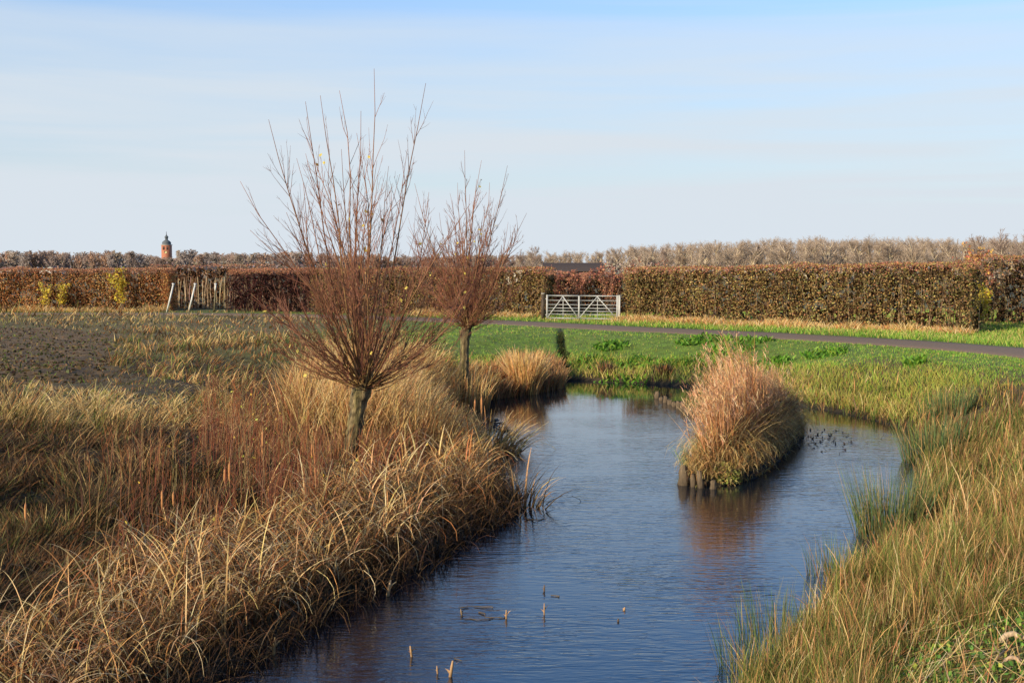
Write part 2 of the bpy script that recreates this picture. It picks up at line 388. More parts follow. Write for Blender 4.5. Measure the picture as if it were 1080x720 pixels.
x, y, d, isl = scatter(16000, px=(-150, 260), py=(322, 460), zref=1.1)
m = (field_mask(x, y) > .4) & (d > .5); x, y, d, isl = sel(m, x, y, d, isl); n = len(x)
props(build('soil_clods', [cards(with_z(x, y, d, isl, .01), R.uniform(.03, .11, n), pick([(.10, .06, .03), (.15, .10, .045), (.07, .045, .025), (.09, .09, .03)], n)*.6, 1.2)], M_grass), 'brown clods of bare soil over the ploughed field at left', 'soil', kind='stuff')
# far bank and right-hand lawn
x, y, d, isl = scatter(300000, px=(380, 1230), py=(330, 470), zref=.9)
wl, wr, wf = sidew(x, y); pdn = path_dist(x, y)
gxx = 1.72+(y-38)*.03; gul = (np.abs(x-gxx) < np.where(y < 41, .13, .09))*(y > 36.5)*(y < 45.8)*1.0
lawnw = smooth(24, 27, y)*(1-wl)+wf
m = (~isl) & (d > .12) & (pdn > 1.66) & (R.random(len(x)) < lawnw.clip(0, 1)) & (R.random(len(x)) > gul*1.1) & (y < 66) & (x > -4.0+3*(fbm(x, y, .5, 19)-.5))
x, y, d, isl = sel(m, x, y, d, isl); n = len(x); p = with_z(x, y, d, isl); pdn = path_dist(x, y)
side_n = (y > np.interp(x, path_c[:10, 0][::-1], path_c[:10, 1][::-1]))
nz = fbm(x, y, .5, 51); top = smooth(1.9, 3.4, d+1.6*(nz-.5)); low = smooth(1.1, .3, d+(nz-.5))
W = np.stack([.10+.5*low+1.0*(side_n & (pdn > 2.6)), .12+.5*low, .45+1.5*(1-top), 1.6*top+.25, .5*top+.2, .5*(1-top)+.35*top, .25*low+.02], 1)
W /= W.sum(1, keepdims=True); ci = (R.random((n, 1)) > np.cumsum(W, 1)).sum(1).clip(0, 6)
c = np.array([(.36, .30, .10), (.32, .22, .08), (.24, .22, .045), (.12, .22, .025), (.07, .15, .02), (.19, .25, .04), RUST])[ci]*(.85+.3*R.random((n, 1)))*(.75+.5*fbm(x, y, 1.1, 53))[:, None]
hh = (.08+.16*(1-top)+.10*low)*(.6+.7*R.random(n))*(.7+.6*fbm(x, y, 1.2, 54)); hh = np.where(side_n, .12+.12*R.random(n), hh)
geo = blades(p, hh, lod(y, .68)*(.7+.6*R.random(n)), R.uniform(0, 6.3, n), R.uniform(.05, .7, n), R.uniform(.1, .8, n), c*.7, c, 2)
props(build('lawn_grass', [geo], M_grass), 'short green grass on the far bank beside the paved path', 'grass', kind='stuff')

n = 2600; y = 37+7.6*R.random(n)**1.5; x = 1.72+(y-38)*.03+(fbm(y, y*0, .7, 141)-.5)*.35+R.normal(0, .055, n)*(1.2-.8*(y-37)/7.6)
props(build('ditch_weeds', [blades(np.stack([x, y, height(x, y)-.03], 1), R.uniform(.05, .16, n), .04, R.uniform(0, 6.3, n), R.uniform(0, .7, n), .4, np.array((.012, .018, .004)), pick([(.03, .05, .010), (.045, .035, .012), (.02, .03, .008)], n), 2)], M_grass), 'dark wet weeds in the narrow ditch running down the far bank', 'weeds', kind='stuff')
# dead straw at the foot of the hedges
g_ = []
for (a, b_, hh0, cnt) in [(q_[0], q_[1], q_[2]*.85, int(q_[3]*1.8)) for q_ in (((5.0, 52.9), (17.2, 42.1), .38, 9000), ((-60, 65.0), (-19.8, 65.0), .42, 8000), ((-5, 59.7), (1.3, 56.6), .4, 2500), ((1.5, 54.6), (5.2, 53.7), .16, 1600))]:
    a = np.array(a); b_ = np.array(b_); t = R.random(cnt); q = a+(b_-a)*t[:, None]
    dr = (b_-a)/np.linalg.norm(b_-a); q = q-np.array((-dr[1], dr[0]))*np.abs(R.normal(0, .45, cnt))[:, None]+.05
    c = pick([STRAW, TAN, RUST, OLV], cnt, [4, 3, 1.5, .6]); k = fbm(q[:, 0], q[:, 1], .9, 61)
    g_.append(blades(np.stack([q[:, 0], q[:, 1], np.full(cnt, ZG-.03)], 1), hh0*(.3+1.2*k)*(.5+R.random(cnt)), .028*(.6+R.random(cnt)), R.uniform(0, 6.3, cnt), R.uniform(.1, 1.2, cnt), .7, c*.8, c, 2))
props(build('dry_verge_grass', g_, M_grass), 'band of dead straw coloured grass along the foot of the hedges', 'grass', kind='stuff')

# tall grass on the right bank
x, y, d, isl = scatter(330000, px=(640, 1260), py=(385, 860), zref=.7)
wl, wr, wf = sidew(x, y); yl = np.interp(x, [6, 9, 11, 14], [30, 27.5, 24.5, 23])
m = (~isl) & (d > -.12) & (x > xc(y)) & (y < 33) & ((d < 1.5) | (R.random(len(x)) < smooth(yl+2, yl-1.5, y)))
x, y, d, isl = sel(m, x, y, d, isl)
herb = smooth(.7, 1.3, d+(fbm(x, y, .9, 77)-.5)*.8)*smooth(10.4, 8.8, y+(fbm(x, y, .8, 79)-.5)*2)   # low herbs in the near corner
m = R.random(len(x)) > np.maximum(herb*.80, .75*smooth(.42, .28, fbm(x, y, 1.9, 74))); x, y, d, isl, herb = sel(m, x, y, d, isl, herb)
n = len(x); p = with_z(x, y, d, isl); nz = fbm(x, y, .8, 71); nb = fbm(x, y, 2.4, 72)
gr = smooth(.50, .68, fbm(x, y, .55, 73))+.5*smooth(.25, 0, d)
W = np.stack([.30+.6*nb, .9+0*x, .9*(1-nz)+.2, 1.0+1.3*gr, .9+1.8*gr+1.2*herb, .4+0*x], 1); W /= W.sum(1, keepdims=True)
ci = (R.random((n, 1)) > np.cumsum(W, 1)).sum(1).clip(0, 5)
c = np.array([(.44, .29, .11), (.30, .175, .065), (.22, .105, .04), (.16, .16, .035), (.075, .125, .02), (.11, .065, .03)])[ci]*(.7+.6*R.random((n, 1)))*(.55+.9*nb)[:, None]
hh = (.16+.58*nb*nb+.08)*(.4+.8*R.random(n))*(1-.55*herb)*(1-.35*smooth(19, 25, y)); hh *= 1-.35*smooth(1.5, 4, d)
az = .3+(fbm(x, y, .8, 75)-.5)*8+R.normal(0, 1.3, n); lk = smooth(.45, .7, fbm(x, y, 1.2, 76))*(.3+.7*smooth(1.2, 2.5, d))
geo = blades(p, hh, lod(y, .68)*(.6+.7*R.random(n)), az, np.abs(R.normal(0, .16, n))+.55*lk, R.uniform(0, .6, n)+.6*lk, c*.28, c, 3)  # darker feet paint shade into the stand
k = R.choice(n, 9000, replace=False); pk = p[k]; ck = pick([STRAW, TAN, (.30, .14, .06), (.16, .18, .04), (.5, .36, .18)], 9000, [1, 3, 3, 3, .8])*.85; yk = y[k]
geo2 = blades(pk, (hh[k]*1.15+.08)*R.uniform(.8, 1.3, 9000), lod(yk, 1.15)*R.uniform(.7, 1.3, 9000), R.normal(.2, 1.8, 9000), np.abs(R.normal(0, .3, 9000)), R.uniform(0, .8, 9000), ck*.4, ck, 4)
geo = (geo[0], geo[1], geo[2]*.72)
props(build('tall_grass', [geo, geo2], M_grass), 'tall tawny grass leaning over the right bank of the pond', 'grass', kind='stuff')

# low herbs, near right corner
x, y, d, isl = scatter(30000, px=(820, 1300), py=(560, 900), zref=1.0)
k = smooth(.65, 1.2, d+(fbm(x, y, .9, 77)-.5)*.8)*smooth(10.8, 9, y)*smooth(.36, .5, fbm(x, y, 1.3, 78))
m = (R.random(len(x)) < k) & (x > xc(y)); x, y, d, isl = sel(m, x, y, d, isl); n = len(x)
p = with_z(x, y, d, isl, 0); p[:, 2] += R.uniform(.02, .13, n)
props(build('ground_herbs', [cards(p, R.uniform(.02, .045, n), pick([(.10, .19, .03), DGRN, YGRN, (.06, .10, .02)], n, [3, 3, 1, 2]), 1.3)], M_leaf),
      'low green leafy herbs covering the ground in the near right corner', 'plants', kind='stuff')

# ------------------------------------------------------------------ reeds
def along(ns, x, y, d): pass
def reed_patch(n, xr, yr, cond, hfun, wk, cols, wts, lean, curl, azf, K=5, dark=.45, off=-.05):
    out = None; x = R.uniform(xr[0], xr[1], n); y = R.uniform(yr[0], yr[1], n); d, isl = land_d(x, y)
    m = cond(x, y, d) & ~isl; x, y, d, isl = sel(m, x, y, d, isl); k = len(x)
    p = np.stack([x, y, np.where(d < .0, -.05, height(x, y, d, isl))+off], 1)
    c = pick(cols, k, wts, .3)
    return blades(p, hfun(x, y, d)*(.55+.6*R.random(k)), wk*lod(y)*(.6+.8*R.random(k)), azf(k), R.uniform(lean[0], lean[1], k), R.uniform(curl[0], curl[1], k), c*dark, c, K), x, y  # foot colour scaled down to paint in the deep shade among reeds
rnd = lambda k: R.uniform(0, 6.3, k)
leftside = lambda x, y: x < xc(y)
# foreground belt of bent cattail leaves
DB = [(.17, .09, .037), (.10, .055, .023), (.25, .13, .05), TAN]
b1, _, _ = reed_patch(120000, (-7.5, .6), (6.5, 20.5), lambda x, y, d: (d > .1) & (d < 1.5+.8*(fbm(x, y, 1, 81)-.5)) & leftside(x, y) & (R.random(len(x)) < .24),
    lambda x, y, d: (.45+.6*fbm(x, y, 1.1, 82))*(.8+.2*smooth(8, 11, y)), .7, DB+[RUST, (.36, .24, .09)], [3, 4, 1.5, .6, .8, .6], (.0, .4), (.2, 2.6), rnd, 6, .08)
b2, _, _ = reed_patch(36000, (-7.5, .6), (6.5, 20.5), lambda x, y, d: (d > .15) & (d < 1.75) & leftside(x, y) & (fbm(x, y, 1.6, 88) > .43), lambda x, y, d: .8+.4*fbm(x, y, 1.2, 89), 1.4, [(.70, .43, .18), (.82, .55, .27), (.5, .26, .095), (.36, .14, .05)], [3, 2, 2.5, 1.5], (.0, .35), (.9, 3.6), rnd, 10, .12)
b3, _, _ = reed_patch(60000, (-7.5, .6), (6.5, 20.5), lambda x, y, d: (d > -.35) & (d < .4) & leftside(x, y) & (R.random(len(x)) < .6), lambda x, y, d: .55+.45*fbm(x, y, 1.6, 87), .8, DB, [2, 5, .6, .15], (.0, .5), (.6, 2.9), rnd, 6, .05)  # waterside layer in dark browns, shade of the bank face painted in
b4, _, _ = reed_patch(450, (-7.5, .6), (6.5, 20.5), lambda x, y, d: (d > .0) & (d < 1.7) & leftside(x, y), lambda x, y, d: 1.05+0*x, 1.6, [STRAW, TAN, RUST], [3, 2, 1], (.0, .15), (.0, .6), rnd, 6, .3)
props(build('bent_reeds', [b1, b2, b3, b4], M_reed), 'bent and folded tan reed leaves overhanging the left water edge in the foreground', 'reeds', kind='stuff')
# pale reed stand behind the willow
b1, rx, ry = reed_patch(150000, (-6.5, 1), (18.5, 31), lambda x, y, d: (d > -.15) & (d < 3.1+1.2*(fbm(x, y, .8, 83)-.5)) & leftside(x, y) & (fbm(x, y, 2.4, 183) > .40) & (R.random(len(x)) < .8*smooth(18.3, 20.5, y)*smooth(3.6, 2.2, d)),
    lambda x, y, d: (1.15+.55*fbm(x, y, 1.1, 84))*(.62+.38*smooth(.2, 1.1, d)), .75, [STRAW, TAN, (.44, .28, .11), RUST, BRN], [2.5, 3, 3, 1.5, 1.2], (.0, .35), (.1, 1.5), lambda k: R.normal(.2, 1.6, k), 5, .25)
props(build('pale_reeds', [b1], M_reed), 'dense pale straw coloured reeds on the bank behind the large willow', 'reeds', kind='stuff')
# dark far reeds
b1, _, _ = reed_patch(60000, (-4.5, 2.2), (30, 38), lambda x, y, d: (d > -.45) & (d < 1.5) & ((x < xc(y)) | (x < 1.5)) & (x < 1.55) & (R.random(len(x)) < .65),
    lambda x, y, d: .5+.35*fbm(x, y, 1.4, 86), .8, [BRN, RUST, TAN, (.35, .2, .09)], [3.0, 2, 1.6, 1.5], (.0, .3), (.1, 1.2), rnd, 4, .4)
props(build('dark_reeds', [b1], M_reed), 'dark brown reeds at the far left end of the pond', 'reeds', kind='stuff')
# tan clump at the right end of the far reeds
def clump(cx, cy, r, n, h, cols, wts, wk=1.0, lean=(.0, .5), curl=(.1, 1.6), K=5, z=None, dark=.5, outward=True, jit=.5):
    a = R.uniform(0, 6.3, n); rr = r*np.sqrt(R.random(n)); x = cx+rr*np.cos(a); y = cy+rr*np.sin(a)
    if z is None: d, isl = land_d(x, y); zz_ = np.maximum(height(x, y, d, isl), -.05)
    else: zz_ = np.full(n, z)
    c = pick(cols, n, wts, .25); ln = R.uniform(lean[0], lean[1], n)*(.25+rr/r)
    return blades(np.stack([x, y, zz_-.04], 1), h*(.5+.6*R.random(n)), wk*lod(np.full(n, cy))*(.6+.7*R.random(n)), a+R.normal(0, jit, n) if outward else R.uniform(0, 6.3, n), ln, R.uniform(curl[0], curl[1], n), c*dark, c, K)
def plant(name, geo, label, cat, group=None, mat=None, loc=(0, 0)):
    """one-mesh plant with its origin at its foot"""
    V = np.asarray(geo[0], float).copy(); V[:, 0] -= loc[0]; V[:, 1] -= loc[1]
    o = build(name, [(V, geo[1], geo[2])], mat or M_reed); o.location = (loc[0], loc[1], 0); return props(o, label, cat, group)
def multi(*gs):
    V = []; Q = []; C = []; n = 0
    for v, q, c in gs: V.append(v); Q.append(np.asarray(q)+n); C.append(c if np.ndim(c) > 1 else np.tile(c, (len(v), 1))); n += len(v)
    return np.concatenate(V), np.concatenate(Q), np.concatenate(C)
cx, cy = ground_point(563, 415, 0)
plant('reed_clump', multi(clump(cx-.25, cy, .38, 700, 1.35, [STRAW, TAN, (.45, .25, .1)], [2, 3, 3], .8, (0, .22), (.05, .9)), clump(cx-.1, cy+.3, .3, 250, 1.2, [STRAW, TAN], [2, 3], .8, (0, .2), (.05, .9))), 'tall tan reed clump at the right end of the dark far reeds', 'reeds', loc=(cx, cy))
cx, cy = ground_point(515, 478, 0)
plant('reed_clump', clump(cx, cy, .55, 420, 1.1, [STRAW, TAN, BRN], [2, 3, 2], 1.1, (.2, .8), (.4, 2.2), 6), 'arching reed clump bowing over the water on the left bank bulge', 'reeds', loc=(cx, cy))
cx, cy = ground_point(548, 535, 0)
plant('reed_clump', clump(cx, cy, .38, 75, 1.0, [TAN, (.3, .18, .08), DARK], [2, 2, 3], 1.5, (.1, .9), (.4, 2.0), 6), 'sparse dark broken reeds standing out in the water off the left bank', 'reeds', loc=(cx, cy))

# red stems on the left bank
def red_cond(x, y, d):
    q = x/y*F+540+(fbm(x, y, .7, 96)-.5)*60
    if True: return (d > 1.1) & (d < 4.6) & leftside(x, y) & (R.random(len(x)) < .11*smooth(60, 220, q)*smooth(.3, .5, fbm(x, y, 1.3, 98))*smooth(480, 380, q)) & ~((np.abs(q-368) < 14) & (y < 17.9) & (R.random(len(x)) < .8))
    return (d > 1.2) & (d < 4.9+(fbm(x, y, .7, 91)-.5)*2) & leftside(x, y) & (R.random(len(x)) < .16)
x = R.uniform(-7, 0, 70000); y = R.uniform(10.5, 21.5, 70000); d, isl = land_d(x, y)
m = red_cond(x, y, d) & (fbm(x, y, 1.1, 92) > .38); x, y, d, isl = sel(m, x, y, d, isl); n = len(x)
base = with_z(x, y, d, isl); az = R.uniform(0, 6.3, n); ln = R.uniform(0, .22, n)
dr = np.stack([np.sin(ln)*np.cos(az)+.05, np.sin(ln)*np.sin(az), np.cos(ln)], 1)
hh = R.uniform(.5, 1.15, n)*(.7+.5*fbm(x, y, .9, 93)); st = paths(base, dr, hh, .1, 4, .05)
c = pick([(.17, .05, .028), (.26, .10, .04), (.10, .045, .028), (.30, .2, .09)], n, [3, 2, 3, 1.6])
g1 = tubes(st, np.linspace(.0042, .0016, 4)[None, :], c*.7, c, 3)
tw, ix, _ = grow(st, 3, .45, hh*.3, .5, .25, 3, .1); g2 = tubes(tw, np.linspace(.0026, .0012, 3)[None, :], c[ix], c[ix]*1.1, 3)
lp = tw[R.random(len(tw)) < .02][:, 2]; g3 = cards(lp, .035, pick([(.45, .33, .05), (.3, .3, .05), TAN], len(lp)), 1.5)
props(build('red_stems', [g1, g2, g3], M_twig), 'thicket of thin upright reddish brown stems around the large willow trunk', 'shrubs', kind='stuff')

# cattails
def cattail(px, py_top, py_bot, Y, label, lean=.0, w=.015):
    top = at_depth(px, py_top, Y); bot = at_depth(px, py_bot, Y); d, isl = land_d([top[0]], [Y]); zb = max(float(height(np.array([top[0]]), np.array([Y]), d, isl)[0]), -.1)-.03
    r = empty('cattail', (top[0]-lean, Y, zb), label, 'cattail', 'cattails standing on the left bank')
    O = np.array((top[0]-lean, Y, zb)); hl = top[2]-bot[2]
    s = np.array([[O*0, (bot-O)*.5+np.array((.01, 0, 0)), bot-O, top-O, top-O+np.array((.004, 0, .07))]])
    build('stem', [tubes(s, np.array([[.0045, .004, .003, .003, .0015]]), (.3, .2, .09), (.45, .3, .14), 5)], M_twig, r)
    t = np.linspace(0, 1, 7); P = (bot-O)[None, :]*(1-t[:, None])+(top-O)[None, :]*t[:, None]
    build('seed_head', [tubes(P[None], (w*np.array([.35, .9, 1, 1.02, 1, .9, .3]))[None], (.40, .19, .07), (.38, .17, .065), 8)], M_twig, r, True)
    lf = 3; build('leaf', [blades(np.zeros((lf, 3)), R.uniform(.5, .9, lf)*(top[2]-zb), .014, R.uniform(0, 6.3, lf), R.uniform(.05, .2, lf), R.uniform(.3, 1.4, lf), np.array(TAN)*.6, np.array(STRAW), 5)], M_reed, r)
for a in ((27, 530, 549, 12.4, 'leftmost cattail head, near the left edge of the reeds'),
          (171, 517, 537, 13.3, 'cattail head with rusty stem, left one of two at different heights near the dark hollow'),
          (183, 518, 533, 13.6, 'short thin cattail head beside the rusty stemmed one'),
          (237, 494, 509, 14.4, 'lower left head of the close pair of cattails'),
          (242, 487, 507, 14.4, 'taller right head of the close pair of cattails'),
          (277, 454, 480, 15.0, 'tallest and longest cattail head left of the large willow'),
          (329, 468, 482, 15.6, 'small cattail head close to the large willow trunk')):
    cattail(*a, lean=random.uniform(-.08, .08))
for a in ((501, 421, 439, 24.0, 'left one of two orange cattail heads against the far water'), (508, 418, 439, 24.2, 'right one of two orange cattail heads against the far water'),
          (553, 397, 412, 34.0, 'thin orange cattail head in the dark far reeds')):
    cattail(*a, lean=0, w=.024)

# ------------------------------------------------------------------ island
def on_island(n, marg=0.0):
    lo = island.min(0); hi = island.max(0); x = R.uniform(lo[0], hi[0], n); y = R.uniform(lo[1], hi[1], n)
    s = sdf(x, y, island); m = s > marg; return x[m], y[m], s[m]
x, y, s = on_island(17000, .32); n = len(x); z = height(x, y); hp = (1.42+.6*smooth(.2, .9, s))*(.38+.7*fbm(x, y, 1.0, 95)+.28*fbm(x, y, 3.2, 195))*(1.05-.25*smooth(21, 25.5, y)*(R.random(n)))
hp *= .72+.42*np.exp(-((x-4.45)/.75)**2)+.22*np.exp(-((x-5.9)/.4)**2); hp *= np.where(R.random(n) < .05, 1.22, 1)*(.86+.28*vn(x, y, 4.5, 150)); az = R.normal(math.pi, 1.0, n); c = pick([(.42, .22, .09), (.44, .22, .10), RUST, (.5, .33, .15)], n, [3, 4, 2, 1])
ln = np.abs(R.normal(0, .2, n))
hr_ = (.45+.65*R.random(n)**.8)*(1-.3*np.exp(-((x-5.25)/.22)**2))
b1 = blades(np.stack([x, y, z-.03], 1), hp*hr_, lod(y, .75), az, ln, R.uniform(0, .6, n), c*.55, c, 4)
# feathery plumes
k = R.random(n) < .35; q = np.stack([x, y, z], 1)[k]; hk = (hp*hr_)[k]*1.0; q = q+np.stack([np.sin(ln[k]+.15)*np.cos(az[k])*hk, np.sin(ln[k]+.15)*np.sin(az[k])*hk, np.cos(ln[k])*hk*.82], 1)
q = np.repeat(q, 11, 0)+R.normal(0, 1, (len(q)*11, 3))*np.array((.02, .02, .10)); nq = len(q); cq = pick([(.40, .22, .12), (.32, .17, .085), (.46, .29, .16)], nq)
b2 = blades(q, R.uniform(.07, .17, nq), .011, R.normal(math.pi, 1.3, nq), R.uniform(.1, .9, nq), R.uniform(.2, 1.2, nq), cq, cq, 2, .4)
props(build('reed_plumes', [b1, b2], M_reed), 'rusty tan reeds with feathery plumes filling the small island', 'reeds', kind='stuff')
x, y, s = on_island(52000, -.04); m = s < .62; x, y, s = x[m], y[m], s[m]; k_ = R.random(len(x)) < .55; x, y, s = x[k_], y[k_], s[k_]; n = len(x)
cen = island.mean(0); az = np.arctan2(y-cen[1], x-cen[0])+R.normal(0, 1.3, n); c = pick([(.5, .34, .14), (.40, .22, .08), (.44, .32, .11), BRN], n, [3, 3, 1.5, 2])
props(build('drooping_grass', [blades(np.stack([x, y, height(x, y)+.0], 1), (.28+.8*s/.5)*R.uniform(.5, 1.25, n)*(.6+.8*fbm(x, y, 2, 97)), lod(y, .8), az, R.uniform(.0, .6, n), R.uniform(.5, 3.2, n), c*.3, c, 6)], M_reed),
      'straw coloured drooping grass hanging round the edge of the small island', 'grass', kind='stuff')
def disc_mound(cx, cy, r, h, cols, n, label):
    a = R.uniform(0, 6.3, n); e = np.arccos(R.random(n)); rr = r*(.9+.2*R.random(n))
    p = np.stack([cx+rr*np.sin(e)*np.cos(a), cy+rr*np.sin(e)*np.sin(a), .03+h*np.cos(e)], 1)
    return plant('moss_hummock', cards(p, R.uniform(.02, .05, n), pick(cols, n), 1.4), label, 'moss', loc=(cx, cy), mat=M_leaf)
cx, cy = ground_point(762, 505, .05); disc_mound(cx, cy, .3, .3, [(.22, .22, .05), (.3, .26, .08), OLV, BRN], 1500, 'mossy yellow green hummock at the front foot of the island')
cx, cy = ground_point(733, 487, .15)
plant('rush_clump', clump(cx, cy, .2, 240, .62, [BGRN, (.12, .18, .07), OLV], [3, 2, 1], .6, (0, .35), (0, .5), 4), 'small green rush tuft on the left front of the island', 'rushes', 'green rush clumps at the water', M_grass, (cx, cy))
# old timber piles
def pile(px, py, h, r, label, group='old timber piles in the pond', lean=0, Y=None):
    x, y = ground_point(px, py, 0)
    o = empty('timber_pile', (x, y, 0), label, 'wooden pile', group)
    K = 8; t = np.linspace(-.4, h, K); P = np.stack([np.array([lean*v for v in t]), t*0, t], 1)[None]
    rad = r*(1+.12*np.sin(np.arange(K)*2.1+px)); rad[-1] *= .8
    g0 = tubes(P, rad[None], (.04, .03, .02), (.17, .12, .07), 10); V = g0[0]; V[:, :2] += R.normal(0, r*.09, (len(V), 2)); V[-10:, 2] += R.normal(0, r*.35, 10)
    build('post', [(V, g0[1], g0[2])], M_wood, o)
    return o
pile(721, 511, .30, .085, 'thickest pale topped timber pile at the island front corner')
pile(731, 513, .20, .045, 'split thin timber pile beside the thickest one at the island front')
pile(739, 514, .26, .05, 'leaning mossy timber pile third along the island front', lean=-.1)
pile(752, 515, .14, .055, 'short dark timber pile fourth along the island front')
for i in range(9):
    t = i/8; pile(693+t*36, 420+t*17, .10+.14*random.random(), .07, 'dark rotten pile in the low row of stumps behind the island', 'row of rotten piles behind the island')

# ------------------------------------------------------------------ rush and reed clumps on the right bank
for px, py, r, n, h, lab in ((938, 562, .42, 700, 1.0, 'dense blue green rush tussock standing in the water edge of the right bank'),
                             (982, 484, .5, 520, .85, 'tall grey green rush stand above the tussock on the right bank'),
                             (1000, 452, .55, 350, .7, 'broad grey green sedge swath highest up the right bank'),
                             (820, 668, .35, 260, .62, 'sparse green rushes in the water on the near right bank'),
                             (790, 700, .28, 180, .55, 'thin green rushes nearest the viewer on the right water edge'),
                             (880, 603, .3, 240, .55, 'small rush tuft in the water between the tussock and the near bank')):
    x, y = ground_point(px, py, .05)
    plant('rush_clump', clump(x, y, r, n, h, [(.045, .085, .035), (.06, .10, .035), (.12, .13, .045), (.24, .16, .06)], [3, 3, 2.5, 2.2], .55, (0, .3), (0, .4), 4, dark=.5), lab, 'rushes', 'green rush clumps at the water', M_grass, (x, y))

# broadleaf weeds on the far bank
def dock(x, y, r, n, lab, grp):
    d, isl = land_d([x], [y]); z = float(height(np.array([x]), np.array([y]), d, isl)[0])
    a = R.uniform(0, 6.3, n); rr = r*np.sqrt(R.random(n)); p = np.stack([rr*np.cos(a), rr*np.sin(a), np.full(n, -.03)], 1)
    p[:, 2] = height(x+p[:, 0], y+p[:, 1])-z
    c = pick([(.10, .22, .02), (.07, .16, .02), (.16, .26, .03)], n, [3, 2, 2])
    o = build('broadleaf_weed', [blades(p, R.uniform(.10, .24, n), R.uniform(.05, .1, n), R.uniform(0, 6.3, n), R.uniform(.2, .8, n), R.uniform(.3, 1.2, n), c*.6, c, 3, .4)], M_leaf)
    o.location = (x, y, z); return props(o, lab, 'weed', grp)
for i, (px, py, r) in enumerate([(612, 372, .5), (628, 366, .6), (645, 362, .5), (655, 372, .6), (640, 380, .5), (672, 367, .5), (618, 384, .4), (740, 368, .5), (755, 362, .6), (770, 366, .6), (782, 372, .5), (730, 363, .4), (700, 368, .4), (795, 364, .5), (870, 372, .5), (812, 372, .5)]):
    x, y = ground_point(px, py, .95)
    dock(x, y, r*1.35, 190, 'bright green broadleaf weed patch high on the far bank', 'broadleaf weeds on the far bank')
x, y = ground_point(965, 384, 1.05); dock(x, y, .3, 160, 'lone bright yellow green weed on the lawn at right', None)
for px, py in ((639, 401), (700, 404)):
    x, y = ground_point(px, py, .0); y += .25
    plant('dark_scrub', multi(clump(x, y, .22, 200, .5, [BRN, RUST, DARK], [3, 1, 2], .9, (0, .5), (0, .6), 3)), 'small dark brown scrub clump low on the far bank, %s one' % ('left' if px < 660 else 'right'), 'shrub', loc=(x, y))

